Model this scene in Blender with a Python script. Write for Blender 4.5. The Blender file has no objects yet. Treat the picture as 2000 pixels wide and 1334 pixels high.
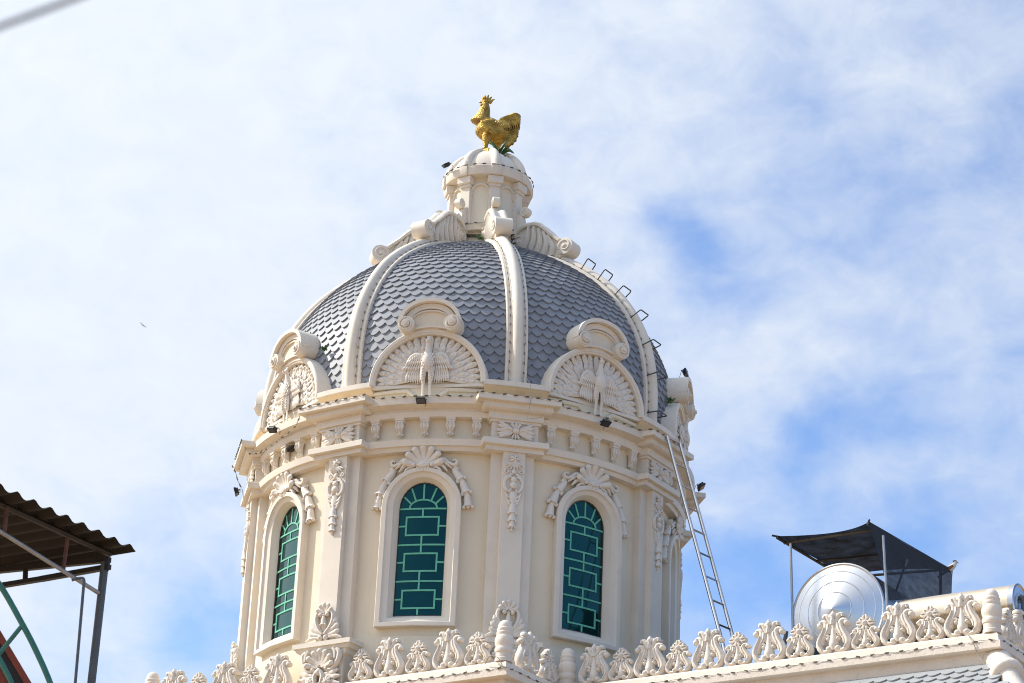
import bpy, math, random
import numpy as np
from math import sin, cos, pi, radians, sqrt, atan2, exp
from mathutils import Matrix, Vector
random.seed(7)
S = bpy.context.scene
COL = S.collection

# ------------------------------------------------------------------ camera
CAM_POS = np.array([0.0, -37.995, 0.0])
CAM_R = np.array([0.99860222, -0.03285066, 0.04140581])
CAM_U = np.array([-0.05098999, -0.39252139, 0.91832836])
CAM_F = np.array([0.01391503, 0.91915602, 0.39364778])
cd = bpy.data.cameras.new('camera')
cam = bpy.data.objects.new('camera', cd)
COL.objects.link(cam)
m = Matrix.Identity(4)
for i in range(3):
    m[i][0], m[i][1], m[i][2], m[i][3] = CAM_R[i], CAM_U[i], -CAM_F[i], CAM_POS[i]
cam.matrix_world = m
cd.sensor_width = 36
cd.lens = 36 * 4865.64 / 2000
cd.clip_start = 0.3
cd.clip_end = 3000
cd.dof.use_dof = True
cd.dof.focus_distance = 38.5
cd.dof.aperture_fstop = 4.0
S.camera = cam

# ------------------------------------------------------------------ sky, sun, exposure
SUN_AZ, SUN_EL = -101.0, 42.0          # azimuth from the camera side, positive to the right
sa, se = radians(SUN_AZ), radians(SUN_EL)
SUN = np.array([sin(sa) * cos(se), -cos(sa) * cos(se), sin(se)])
ld = bpy.data.lights.new('sun', 'SUN')
ld.energy = 4.4
ld.angle = radians(0.6)
ld.color = (1.0, 0.94, 0.85)
lo = bpy.data.objects.new('sun', ld)
lo.rotation_euler = Vector(SUN).to_track_quat('Z', 'Y').to_euler()
lo.location = (-40, 0, 50)
COL.objects.link(lo)

W = bpy.data.worlds.new('World')
S.world = W
W.use_nodes = True
nt = W.node_tree
N, L = nt.nodes, nt.links
N.clear()
def wn(t, **k):
    n = N.new(t)
    for a, b in k.items():
        setattr(n, a, b)
    return n
def wmath(op, a, b=None, c=None, clamp=False):
    n = wn('ShaderNodeMath', operation=op, use_clamp=clamp)
    for i, x in enumerate((a, b, c)):
        if x is None:
            continue
        if isinstance(x, (int, float)):
            n.inputs[i].default_value = x
        else:
            L.new(x, n.inputs[i])
    return n.outputs[0]
tc = wn('ShaderNodeTexCoord')
DIR = tc.outputs['Generated']
sky = wn('ShaderNodeTexSky', sky_type='NISHITA')
sky.sun_disc = False
sky.sun_elevation = se
sky.sun_rotation = atan2(SUN[0], SUN[1])
sky.air_density = 1.0
sky.dust_density = 0.6
sky.ozone_density = 2.0
def wnoise(scale, detail, rough, loc, dist=0.0):
    mp = wn('ShaderNodeMapping')
    mp.inputs['Location'].default_value = loc
    mp.inputs['Scale'].default_value = (1.0, 0.6, 1.5)
    L.new(DIR, mp.inputs['Vector'])
    n = wn('ShaderNodeTexNoise')
    n.inputs['Scale'].default_value = scale
    n.inputs['Detail'].default_value = detail
    n.inputs['Roughness'].default_value = rough
    n.inputs['Distortion'].default_value = dist
    L.new(mp.outputs[0], n.inputs['Vector'])
    return n
n1 = wnoise(15.0, 7, 0.56, (3.1, 1.7, 0.4), 0.35)
n2 = wnoise(38.0, 6, 0.6, (0.3, 5.2, 2.2), 0.5)
n3 = wnoise(14.0, 4, 0.5, (7.3, 2.2, 5.5))
# warp the direction a little so that the gaps between the clouds get ragged borders
vs = wn('ShaderNodeVectorMath', operation='SUBTRACT')
L.new(n3.outputs['Color'], vs.inputs[0])
vs.inputs[1].default_value = (0.5, 0.5, 0.5)
vsc = wn('ShaderNodeVectorMath', operation='SCALE')
L.new(vs.outputs[0], vsc.inputs[0])
vsc.inputs['Scale'].default_value = 0.07
vad = wn('ShaderNodeVectorMath', operation='ADD')
L.new(DIR, vad.inputs[0])
L.new(vsc.outputs[0], vad.inputs[1])
WDIR = vad.outputs[0]
dens = wmath('MULTIPLY_ADD', n1.outputs['Fac'], 0.95, 0.245)
dens = wmath('MULTIPLY_ADD', n2.outputs['Fac'], 0.50, wmath('SUBTRACT', dens, 0.25))
sx = wn('ShaderNodeSeparateXYZ')
L.new(DIR, sx.inputs[0])
dens = wmath('MULTIPLY_ADD', sx.outputs['X'], -1.6, dens)        # thicker cloud towards the left
dens = wmath('ADD', dens, wmath('MULTIPLY', wmath('SUBTRACT', sx.outputs['Z'], 0.37), 1.4))
behind = wmath('MINIMUM', wmath('ADD', sx.outputs['Y'], 0.1), 0.0)
dens = wmath('MULTIPLY_ADD', behind, 1.9, dens)          # clearer sky behind the viewer
# gaps (positive) and banks (negative) of the cloud layer by direction: (x, y, z, size, amount)
GAPS = [(0.079, 0.902, 0.424, .014, .34), (0.092, 0.90, 0.43, .016, .22), (0.066, 0.90, 0.432, .014, .12),
        (0.131, 0.92, 0.366, .014, .30), (0.155, 0.915, 0.373, .015, .26), (0.172, 0.91, 0.374, .014, .12),
        (0.138, 0.924, 0.355, .014, .24), (0.10, 0.948, 0.303, .022, .36), (0.12, 0.945, 0.295, .026, .22),
        (0.175, 0.931, 0.321, .016, .30), (-0.105, 0.952, 0.288, .022, .36), (-0.085, 0.955, 0.28, .035, .22), (-0.14, 0.95, 0.28, .04, .24), (-0.12, 0.94, 0.33, .03, .10), (-0.07, 0.88, 0.46, .03, .10), (0.2, 0.86, 0.48, .05, .10),
        (0.05, 0.885, 0.46, .05, .12), (0.11, 0.872, 0.475, .03, .08), (0.15, 0.89, 0.43, .03, .10),
        (0.10, 0.917, 0.386, .018, -.16), (0.13, 0.905, 0.395, .022, -.12), (0.19, 0.918, 0.345, .02, -.12), (0.115, 0.938, 0.33, .014, -.16),
        (-0.15, 0.9, 0.41, .07, -.20), (-0.08, 0.87, 0.47, .05, -.06)]
for gx, gy, gz, gs, ga in GAPS:
    dn = wn('ShaderNodeVectorMath', operation='DISTANCE')
    L.new(WDIR, dn.inputs[0])
    l = sqrt(gx * gx + gy * gy + gz * gz)
    dn.inputs[1].default_value = (gx / l, gy / l, gz / l)
    d2 = wmath('POWER', wmath('MULTIPLY', dn.outputs['Value'], 0.88 / gs), 2.0)
    g = wmath('POWER', 0.36788, d2)
    dens = wmath('MULTIPLY_ADD', g, -ga * 1.05, dens)
# cloud and haze towards the sun shine brighter
sdn = wn('ShaderNodeVectorMath', operation='DISTANCE')
L.new(DIR, sdn.inputs[0])
sdn.inputs[1].default_value = tuple(SUN)
glow = wmath('POWER', 0.36788, wmath('POWER', wmath('MULTIPLY', sdn.outputs['Value'], 1 / .52), 2.0))
mr = wn('ShaderNodeMapRange', interpolation_type='SMOOTHSTEP')
L.new(dens, mr.inputs['Value'])
mr.inputs['From Min'].default_value = -0.22
mr.inputs['From Max'].default_value = 1.06
cl = wn('ShaderNodeMixRGB')
cl.inputs[1].default_value = (7.3, 8.2, 9.6, 1)
cl.inputs[2].default_value = (9.0, 9.5, 10.1, 1)
L.new(n2.outputs['Fac'], cl.inputs[0])
skc = wn('ShaderNodeMixRGB', blend_type='MULTIPLY')
skc.inputs[0].default_value = 1
L.new(sky.outputs[0], skc.inputs[1])
skc.inputs[2].default_value = (1.5, 1.82, 2.25, 1)
mx = wn('ShaderNodeMixRGB')
L.new(mr.outputs[0], mx.inputs[0])
L.new(skc.outputs[0], mx.inputs[1])
L.new(cl.outputs[0], mx.inputs[2])
bg = wn('ShaderNodeBackground')
L.new(wmath('MULTIPLY_ADD', glow, 0.19, 0.085), bg.inputs['Strength'])
L.new(mx.outputs[0], bg.inputs['Color'])
wo = wn('ShaderNodeOutputWorld')
L.new(bg.outputs[0], wo.inputs[0])

S.cycles.filter_width = 1.05
S.cycles.use_denoising = True
S.view_settings.view_transform = 'Standard'
S.view_settings.look = 'None'
S.view_settings.exposure = 0.2
S.view_settings.gamma = 1.0
S.view_settings.use_curve_mapping = False

# ------------------------------------------------------------------ materials
def mat(name, col, rough=0.8, metal=0.0, spec=0.5, var=0.0, vscale=3.0, stain=None, stain_amt=0.0, streak=0.0, bump=0.0, bscale=30.0, bdist=0.01, coord='Object', col2=None):
    M = bpy.data.materials.new(name)
    M.use_nodes = True
    t = M.node_tree
    b = t.nodes['Principled BSDF']
    b.inputs['Base Color'].default_value = (*col, 1)
    b.inputs['Roughness'].default_value = rough
    b.inputs['Metallic'].default_value = metal
    b.inputs['Specular IOR Level'].default_value = spec
    tcn = t.nodes.new('ShaderNodeTexCoord')
    out = None
    def noise(sc, det=5, ro=.6, scale=(1, 1, 1)):
        mp = t.nodes.new('ShaderNodeMapping')
        mp.inputs['Scale'].default_value = scale
        t.links.new(tcn.outputs[coord], mp.inputs[0])
        n = t.nodes.new('ShaderNodeTexNoise')
        n.inputs['Scale'].default_value = sc
        n.inputs['Detail'].default_value = det
        n.inputs['Roughness'].default_value = ro
        t.links.new(mp.outputs[0], n.inputs['Vector'])
        return n.outputs['Fac']
    def ramp(x, a, c):
        r = t.nodes.new('ShaderNodeMapRange')
        r.inputs['From Min'].default_value = a
        r.inputs['From Max'].default_value = c
        t.links.new(x, r.inputs['Value'])
        return r.outputs[0]
    def mixc(f, c1, c2):
        x = t.nodes.new('ShaderNodeMixRGB')
        for i, c in ((1, c1), (2, c2)):
            if isinstance(c, tuple):
                x.inputs[i].default_value = (*c, 1)
            else:
                t.links.new(c, x.inputs[i])
        if isinstance(f, float):
            x.inputs[0].default_value = f
        else:
            t.links.new(f, x.inputs[0])
        return x.outputs[0]
    if var > 0 or stain or col2:
        c2 = col2 or tuple(max(0, c * (1 - var)) for c in col)
        out = mixc(ramp(noise(vscale), .35, .65), col, c2)
        if stain:
            f = ramp(noise(vscale * 1.7, 8, .7), .62 - .1 * stain_amt, .78)
            mm = t.nodes.new('ShaderNodeMath'); mm.operation = 'MULTIPLY'; mm.inputs[1].default_value = stain_amt
            t.links.new(f, mm.inputs[0])
            out = mixc(mm.outputs[0], out, stain)
        if streak > 0:
            f = ramp(noise(5.0, 6, .65, (1.6, 1.6, .12)), .58, .78)
            mm = t.nodes.new('ShaderNodeMath'); mm.operation = 'MULTIPLY'; mm.inputs[1].default_value = streak
            t.links.new(f, mm.inputs[0])
            out = mixc(mm.outputs[0], out, tuple(c * .62 for c in col))
        t.links.new(out, b.inputs['Base Color'])
    if bump > 0:
        bn = t.nodes.new('ShaderNodeBump')
        bn.inputs['Strength'].default_value = bump
        bn.inputs['Distance'].default_value = bdist
        t.links.new(noise(bscale, 6, .6), bn.inputs['Height'])
        t.links.new(bn.outputs[0], b.inputs['Normal'])
    return M
M_WALL = mat('cream_wall', (.765, .67, .51), .85, var=.06, vscale=1.1, stain=(.55, .45, .30), stain_amt=.3, streak=.3, bump=.14, bscale=24, bdist=.008)
M_TRIM = mat('warm_white_trim', (.745, .67, .56), .75, var=.07, vscale=2.2, stain=(.50, .40, .28), stain_amt=.38, streak=.3, bump=.15, bscale=26, bdist=.005)
M_ORN = mat('plaster_ornament', (.745, .675, .58), .75, var=.06, vscale=5, stain=(.52, .44, .35), stain_amt=.35, bump=.25, bscale=55, bdist=.004)
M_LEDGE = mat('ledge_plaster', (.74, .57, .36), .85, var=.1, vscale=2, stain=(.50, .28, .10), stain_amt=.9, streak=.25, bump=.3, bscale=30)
M_COPING = mat('weathered_coping', (.77, .68, .57), .85, var=.08, vscale=3, stain=(.52, .40, .26), stain_amt=.55, streak=.2, bump=.5, bscale=22, bdist=.012)
M_TILE = mat('slate_scale_tile', (.25, .263, .288), .55, var=.25, vscale=2.6, stain=(.30, .29, .27), stain_amt=.3, bump=.15, bscale=40, bdist=.004)
M_TILE2 = mat('pale_scale_tile', (.36, .372, .372), .6, var=.15, vscale=2.0, stain=(.30, .29, .27), stain_amt=.3, bump=.15, bscale=40, bdist=.004)
M_GOLD = mat('gilded_metal', (.57, .38, .09), .33, .88, var=.0, vscale=7, stain=(.10, .065, .02), stain_amt=.95, bump=1.0, bscale=38, bdist=.02, col2=(.27, .15, .03))
M_GLASS = mat('green_glass', (.004, .024, .025), .05, 0, .5, bump=.02, bscale=2.0)
M_GLASS.node_tree.nodes['Principled BSDF'].inputs['Specular Tint'].default_value = (.16, .62, .52, 1)
M_GLASS.node_tree.nodes['Principled BSDF'].inputs['IOR'].default_value = 1.75
M_MINT = mat('mint_bar_paint', (.135, .49, .33), .5, var=.2, vscale=9)
M_DARKGAP = mat('window_seal', (.10, .085, .07), .8, var=.5, vscale=9)
M_STEEL = mat('stainless_steel', (.55, .55, .57), .16, 1.0, var=.12, vscale=3, bump=.03, bscale=3)
M_TANK = mat('tank_steel', (.60, .60, .61), .3, 1.0, var=.10, vscale=2.5, stain=(.45, .44, .42), stain_amt=.35, bump=.05, bscale=2.2, bdist=.03)
M_BRONZE = mat('bronze_tinted_steel', (.85, .69, .50), .22, 1.0, var=.08, vscale=2)
M_BLACK = mat('black_plastic', (.012, .012, .013), .45, var=.4, vscale=12)
M_LAMPGLASS = mat('lamp_glass', (.05, .05, .055), .1)
M_WIRE = mat('dusty_wire', (.40, .37, .31), .7, var=.3, vscale=10)
M_WIREW = mat('pale_wire', (.42, .39, .33), .7, var=.3, vscale=10)
M_LED = mat('led_strip_body', (.19, .15, .095), .6, var=.5, vscale=25)
M_RUNG = mat('rung_iron', (.085, .075, .065), .55, .3, var=.4, vscale=15, stain=(.2, .09, .04), stain_amt=.6)
M_LEAF = mat('succulent_leaf', (.05, .12, .022), .5, var=.4, vscale=12)
M_LEAF2 = mat('weed_leaf', (.12, .22, .03), .6, var=.35, vscale=14)
M_NEST = mat('mud_nest', (.06, .045, .03), .95, var=.6, vscale=25, bump=1.0, bscale=60, bdist=.02)
M_GREYPOST = mat('grey_painted_steel', (.11, .125, .13), .55, .2, var=.2, vscale=5, stain=(.2, .1, .05), stain_amt=.5)
M_RUST = mat('rusty_steel', (.14, .06, .04), .7, .1, var=.45, vscale=9)
M_SHEET = mat('corrugated_sheet', (.012, .010, .009), .85, .0, var=.3, vscale=2, stain=(.03, .014, .009), stain_amt=.7)
M_GREENPIPE = mat('green_painted_pipe', (.03, .17, .125), .5, var=.25, vscale=6)
M_RED = mat('red_metal_cladding', (.26, .05, .02), .55, var=.25, vscale=4)
M_DKBROWN = mat('dark_brown_trim', (.022, .015, .012), .6, var=.3, vscale=4)
M_CABLE = mat('cable_sheath', (.22, .22, .25), .7)
M_GALV = mat('galvanised_pole', (.40, .41, .42), .45, .6, var=.25, vscale=8)
M_BATTEN = mat('batten_wood', (.12, .095, .07), .7, var=.4, vscale=5)
M_TEAL = mat('teal_painted_stand', (.03, .09, .10), .6, var=.3, vscale=5)
M_CAPBLUE = mat('heater_end_cap', (.50, .58, .68), .3, .5, var=.1, vscale=4)
M_BIRDBROWN = mat('bird_rufous', (.20, .09, .04), .8)
M_BIRDBACK = mat('bird_grey', (.10, .085, .075), .8)
M_BIRDWHITE = mat('bird_pale', (.62, .58, .52), .8)
M_GROUND = mat('ground_mix', (.40, .265, .145), .9, var=.4, vscale=.05, bump=.3, bscale=1)
M_ROOFDECK = mat('roof_deck', (.20, .18, .16), .9, var=.2, vscale=1)

def net_mat(name, lo_, hi_, col):
    M = bpy.data.materials.new(name)
    M.use_nodes = True
    t = M.node_tree
    b = t.nodes['Principled BSDF']
    tcn = t.nodes.new('ShaderNodeTexCoord')
    n = t.nodes.new('ShaderNodeTexNoise'); n.inputs['Scale'].default_value = 5; n.inputs['Detail'].default_value = 7
    mp = t.nodes.new('ShaderNodeMapping'); mp.inputs['Scale'].default_value = (1, 1, 2.5)
    t.links.new(tcn.outputs['Object'], mp.inputs[0]); t.links.new(mp.outputs[0], n.inputs['Vector'])
    r = t.nodes.new('ShaderNodeMapRange')
    r.inputs['From Min'].default_value = .3; r.inputs['From Max'].default_value = .7
    r.inputs['To Min'].default_value = lo_; r.inputs['To Max'].default_value = hi_
    t.links.new(n.outputs['Fac'], r.inputs['Value'])
    t.links.new(r.outputs[0], b.inputs['Alpha'])
    b.inputs['Base Color'].default_value = (*col, 1)
    b.inputs['Roughness'].default_value = .8
    return M
M_NET = net_mat('shade_net', .955, .995, (.005, .007, .011))
M_NET2 = net_mat('side_net', .87, .95, (.008, .010, .015))

# ------------------------------------------------------------------ mesh helpers
def A(*x):
    return np.array(x, float)
def cr(P, n):
    """Catmull-Rom through P, n samples."""
    P = np.asarray(P, float)
    if len(P) == 2:
        t = np.linspace(0, 1, n)[:, None]
        return P[0] * (1 - t) + P[1] * t
    Q = np.vstack([2 * P[0] - P[1], P, 2 * P[-1] - P[-2]])
    out = []
    m = len(P) - 1
    for s in np.linspace(0, m, n):
        i = min(int(s), m - 1); t = s - i
        a, b, c, d = Q[i], Q[i + 1], Q[i + 2], Q[i + 3]
        out.append(.5 * (2 * b + (c - a) * t + (2 * a - 5 * b + 4 * c - d) * t * t + (3 * b - a - 3 * c + d) * t ** 3))
    return np.array(out)
def interp(vals, n):
    vals = np.atleast_1d(np.asarray(vals, float))
    if len(vals) == 1:
        return np.full(n, vals[0])
    return np.interp(np.linspace(0, 1, n), np.linspace(0, 1, len(vals)), vals)
def unit(v):
    return v / (np.linalg.norm(v) + 1e-12)

class MB:
    def __init__(s):
        s.v = []; s.f = []
    def add(s, vs, fs):
        o = len(s.v)
        s.v.extend([tuple(map(float, x)) for x in vs])
        s.f.extend([tuple(i + o for i in f) for f in fs])
        return s
    def merge(s, o, fn=None):
        return s.add([fn(A(*p)) for p in o.v] if fn else o.v, o.f)
    def grid(s, rows, closed=False, caps=False, ring=False):
        n = len(rows[0]); vs = [p for r in rows for p in r]; fs = []
        m = len(rows)
        for i in range(m if ring else m - 1):
            for j in range(n if closed else n - 1):
                a = i * n + j; b = i * n + (j + 1) % n
                i2 = (i + 1) % m
                fs.append((a, b, i2 * n + (j + 1) % n, i2 * n + j))
        if caps:
            fs.append(tuple(range(n))); fs.append(tuple((m - 1) * n + j for j in reversed(range(n))))
        return s.add(vs, fs)
    def tube(s, P, r, seg=8, N=None, dep=None, caps=True, ring=False):
        P = np.asarray(P, float); n = len(P)
        R = interp(r, n); D = R if dep is None else interp(dep, n)
        rows = []
        T = np.gradient(P, axis=0) if not ring else (np.roll(P, -1, 0) - np.roll(P, 1, 0))
        if N is None:
            t0 = unit(T[0]); ref = A(0, 0, 1) if abs(t0[2]) < .9 else A(1, 0, 0)
        for i in range(n):
            t = unit(T[i])
            if N is not None:
                ref = np.asarray(N, float)
            sd = unit(np.cross(t, ref)); nn = unit(np.cross(sd, t))
            if N is None:
                ref = nn
            rows.append([P[i] + sd * R[i] * cos(a) + nn * D[i] * sin(a) for a in np.linspace(0, 2 * pi, seg, endpoint=False)])
        return s.grid(rows, closed=True, caps=caps and not ring, ring=ring)
    def stroke(s, P2, w, dep, z=0.0, n=10, seg=7, smooth=True):
        """relief stroke in the (u, v, w) plane: elliptical section, half width w, half depth dep."""
        P = cr(P2, n) if smooth else np.asarray(P2, float)
        if P.shape[1] == 2:
            P = np.column_stack([P, interp(z, len(P))])
        return s.tube(P, w, seg, N=(0, 0, 1), dep=dep)
    def leaf(s, P2, w, dep, z=0.0, n=9, tip=.15, base=.35, seg=7):
        t = np.linspace(0, 1, n)
        ws = [w * max(.06, (base * (1 - x) + (1 - base) * sin(pi * min(1, x * .95 + .02)) ** .75 if x < .6 else sin(pi * min(1, x * .95 + .02)) ** .75 * (1 - tip * 0))) for x in t]
        ws[-1] = w * tip
        return s.stroke(P2, ws, [dep * max(.35, q / w) for q in ws], z, n, seg)
    def blob(s, c, r, seg=10, rings=6):
        r = np.atleast_1d(r); r = np.repeat(r, 3) if len(r) == 1 else r
        rows = []
        for i in range(rings + 1):
            ph = -pi / 2 + pi * i / rings
            k = max(cos(ph), .02)
            rows.append([A(c[0] + r[0] * k * cos(a), c[1] + r[1] * k * sin(a), c[2] + r[2] * sin(ph)) for a in np.linspace(0, 2 * pi, seg, endpoint=False)])
        return s.grid(rows, closed=True, caps=True)
    def box(s, lo, hi, bev=0.0):
        x0, y0, z0 = lo; x1, y1, z1 = hi
        vs = [(x, y, z) for z in (z0, z1) for y in (y0, y1) for x in (x0, x1)]
        return s.add(vs, [(0, 2, 3, 1), (4, 5, 7, 6), (0, 1, 5, 4), (2, 6, 7, 3), (0, 4, 6, 2), (1, 3, 7, 5)])
    def prism(s, poly, w0, w1):
        """polygon (u, v) extruded along w."""
        n = len(poly)
        vs = [(p[0], p[1], w0) for p in poly] + [(p[0], p[1], w1) for p in poly]
        fs = [tuple(range(n)), tuple(n + i for i in reversed(range(n)))] + [(i, (i + 1) % n, n + (i + 1) % n, n + i) for i in range(n)]
        return s.add(vs, fs)
    def lathe(s, prof, seg=64, a0=None, a1=None, caps=True):
        """prof (R, z) turned about the axis; azimuth a0..a1 in degrees measured from -Y (towards the camera)."""
        full = a0 is None
        an = np.linspace(0, 2 * pi, seg, endpoint=False) if full else np.radians(np.linspace(a0, a1, seg))
        rows = [[A(r * sin(a), -r * cos(a), z) for r, z in prof] for a in an]
        return s.grid(rows, closed=not full and prof[0] != prof[-1] and caps, caps=(not full and caps), ring=full)
    def flower(s, c, R, n=8, w=.32, dep=.02, z=0.0, center=.3, a0=0.0):
        for k in range(n):
            a = a0 + 2 * pi * k / n
            d = A(cos(a), sin(a))
            s.stroke([A(*c) + d * R * .2, A(*c) + d * R * .65, A(*c) + d * R], [R * w * .35, R * w, R * w * .3], [dep, dep * 1.2, dep * .5], [z + dep * .4, z, z - dep * .3], 6, 6)
        s.blob((c[0], c[1], z + dep * .6), (R * center, R * center, dep * 1.4), 8, 5)
        return s
    def spiral(s, c, r0, turns, a0, dirn, w, dep, z=0.0, n=26, r1=.15):
        P = []
        for i in range(n):
            t = i / (n - 1)
            a = a0 + dirn * 2 * pi * turns * t
            r = r0 * (1 - (1 - r1) * t)
            P.append((c[0] + r * cos(a), c[1] + r * sin(a)))
        return s.stroke(P, w, dep, z, n, 6, smooth=False)
    def mesh(s, name, mt, fn=None, smooth=40, recalc=True):
        me = bpy.data.meshes.new(name)
        vs = s.v if fn is None else [tuple(fn(*p)) for p in s.v]
        me.from_pydata(vs, [], s.f)
        if recalc:
            import bmesh
            b = bmesh.new(); b.from_mesh(me)
            bmesh.ops.recalc_face_normals(b, faces=b.faces)
            b.to_mesh(me); b.free()
        if smooth:
            me.polygons.foreach_set('use_smooth', [True] * len(me.polygons))
            me.set_sharp_from_angle(angle=radians(smooth))
        if mt:
            me.materials.append(mt)
        return me
def obj(name, me, parent=None, loc=(0, 0, 0), rz=0.0):
    o = bpy.data.objects.new(name, me)
    COL.objects.link(o)
    if parent:
        o.parent = parent
    o.location = loc
    o.rotation_euler = (0, 0, rz)
    return o
def thing(name, label, cat, loc=(0, 0, 0), rz=0.0, group=None, me=None):
    o = obj(name, me, None, loc, rz)
    o['label'] = label; o['category'] = cat
    if group:
        o['group'] = group
    return o
def structure(name, me, loc=(0, 0, 0)):
    o = obj(name, me, None, loc)
    o['kind'] = 'structure'
    return o

T0 = radians(10.4216)                 # azimuth of the pilaster nearest the camera
ST = pi / 4
def azv(t):
    return A(sin(t), -cos(t), 0)
def azu(t):
    return A(cos(t), sin(t), 0)
def bend(R):
    return lambda u, v, w: ((R + w) * sin(u / R), -(R + w) * cos(u / R), v)
def flat(d, z0=0.0):
    return lambda u, v, w: (u, -(d + w), v + z0)
PIL = [T0 + ST * k for k in (-2, -1, 0, 1, 2)]
WIN = [T0 + ST * (k - .5) for k in (-1, 0, 1, 2)]
NN, DD = azv(T0 - ST), azu(T0 - ST)    # house axes: n towards the viewer, d to the right
def H(n, d, z):
    return NN * n + DD * d + A(0, 0, z)

# ------------------------------------------------------------------ ground
g = MB(); g.add([(-1500, -1500, 0), (1500, -1500, 0), (1500, 1500, 0), (-1500, 1500, 0)], [(0, 1, 2, 3)])
structure('ground', g.mesh('ground', M_GROUND, smooth=0), (0, 0, -1.6))

# ------------------------------------------------------------------ the domed tower
TB = 9.0
tower = thing('domed_tower', 'cream round tower with grey scale-tiled dome, ribs, peacock gables and a small lantern on top', 'tower', (0, 0, TB))
def part(name, me, rz=0.0, parent=None):
    if parent is None or parent is tower:
        return obj(name, me, tower, (0, 0, -TB), rz)
    return obj(name, me, parent)
RWALL = 3.28
w = MB()
zs = [8.2, 10.19, 10.205] + list(np.linspace(10.23, 10.46, 3)) + list(np.linspace(10.50, 12.62, 54)) + [12.75, 13.05, 13.06, 13.6, 13.62, 14.12, 14.14]
def wall_r(a, z):
    if z <= 10.19: return RWALL + .045
    if z > 14.13: return 2.9
    if z >= 13.62: return 3.38
    if z >= 13.06: return RWALL + .06
    for tw in WIN:
        u = (a - tw) * 3.2
        u = (u + pi * 3.2) % (2 * pi * 3.2) - pi * 3.2
        if abs(u) < .41 and 10.48 < z < 12.175 + .44 * sqrt(max(0, 1 - (u / .41) ** 2)):
            return 3.19
    return RWALL
angs = np.linspace(0, 2 * pi, 640, endpoint=False)
w.grid([[A(wall_r(a, z) * sin(a), -wall_r(a, z) * cos(a), z) for z in zs] for a in angs], ring=True)
part('drum_wall', w.mesh('drum_wall', M_WALL, None, 30))

# entablature rings
c = MB()
c.lathe([(3.22, 13.01), (3.41, 13.01), (3.43, 13.07), (3.47, 13.075), (3.49, 13.17), (3.22, 13.18)], 128)
part('architrave', c.mesh('architrave', M_TRIM))
c = MB()
c.lathe([(3.30, 13.53), (3.47, 13.53), (3.49, 13.61), (3.47, 13.62), (3.47, 13.655), (3.55, 13.68), (3.62, 13.69), (3.63, 13.79), (3.30, 13.81)], 128)
part('cornice', c.mesh('cornice', M_TRIM))

# moulding strip above the cornice and the ledge ring under the dome
mo = MB()
P = [azv(x) * 3.40 + A(0, 0, 13.985) for x in np.linspace(-.30, .30, 14)]
mo.tube([azv(-.345) * 3.40 + A(0, 0, 13.86)] + P + [azv(.345) * 3.40 + A(0, 0, 13.86)], .032, 6)
strip_mesh = mo.mesh('strip_moulding', M_WALL)
le = MB()
le.lathe([(3.3, 14.043), (3.545, 14.043), (3.556, 14.05), (3.556, 14.125), (3.3, 14.135)], 16, -8.3, 8.3)
ledge_mesh = le.mesh('dome_ledge', M_TRIM, None, 30)
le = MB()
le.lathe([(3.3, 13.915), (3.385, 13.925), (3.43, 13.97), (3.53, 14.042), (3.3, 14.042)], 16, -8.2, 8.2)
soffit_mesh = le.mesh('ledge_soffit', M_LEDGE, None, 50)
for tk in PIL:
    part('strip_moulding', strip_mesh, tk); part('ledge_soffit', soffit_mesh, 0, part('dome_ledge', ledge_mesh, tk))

# pilasters ---------------------------------------------------------------
def wall_box(m, u0, u1, z0, z1, w0, w1, R, n=4):
    us = np.linspace(u0, u1, n)
    rows = [[A(u, z0, w0), A(u, z0, w1), A(u, z1, w1), A(u, z1, w0)] for u in us]
    return m.grid(rows, closed=True, caps=True)
Rw = 3.28
bp = bend(Rw)
RG = 3.2
bg_ = bend(RG)
pm = MB()
wall_box(pm, -.315, .315, 9.3, 13.01, -.03, .13, Rw, 5)
wall_box(pm, -.155, .155, 9.3, 13.012, -.03, .235, Rw, 3)
pil_mesh = pm.mesh('pilaster', M_TRIM, bp, 30)
# broken-out entablature block: flat fronts
eb = MB()
def slab(m, hw, d0, d1, z0, z1):
    m.add([(x, -y, z) for z in (z0, z1) for (x, y) in ((-hw, d0), (hw, d0), (hw, d1), (-hw, d1))],
          [(0, 1, 2, 3), (4, 5, 6, 7), (0, 1, 5, 4), (1, 2, 6, 5), (2, 3, 7, 6), (3, 0, 4, 7)])
def mould(m, prof, d0=3.1):
    """stacked moulding (half width, distance, z) with flat front and returns."""
    rows = [[A(-hw, -d0, z), A(-hw, -d, z), A(hw, -d, z), A(hw, -d0, z)] for hw, d, z in prof]
    m.grid(rows, closed=True, caps=True)
mould(eb, [(.44, 3.55, 13.008), (.44, 3.55, 13.082)])
mould(eb, [(.495, 3.61, 13.081), (.50, 3.62, 13.09), (.50, 3.62, 13.168), (.49, 3.61, 13.176)])
mould(eb, [(.35, 3.50, 13.17), (.35, 3.50, 13.47)])
mould(eb, [(.385, 3.53, 13.465), (.385, 3.53, 13.505)])
mould(eb, [(.41, 3.56, 13.504), (.415, 3.565, 13.51), (.415, 3.565, 13.622)])
mould(eb, [(.50, 3.65, 13.618), (.53, 3.69, 13.64), (.53, 3.69, 13.718)])
mould(eb, [(.62, 3.77, 13.716), (.63, 3.78, 13.724), (.63, 3.78, 13.80), (.60, 3.77, 13.812)])
eb_mesh = eb.mesh('entablature_block', M_TRIM, smooth=20)

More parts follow.
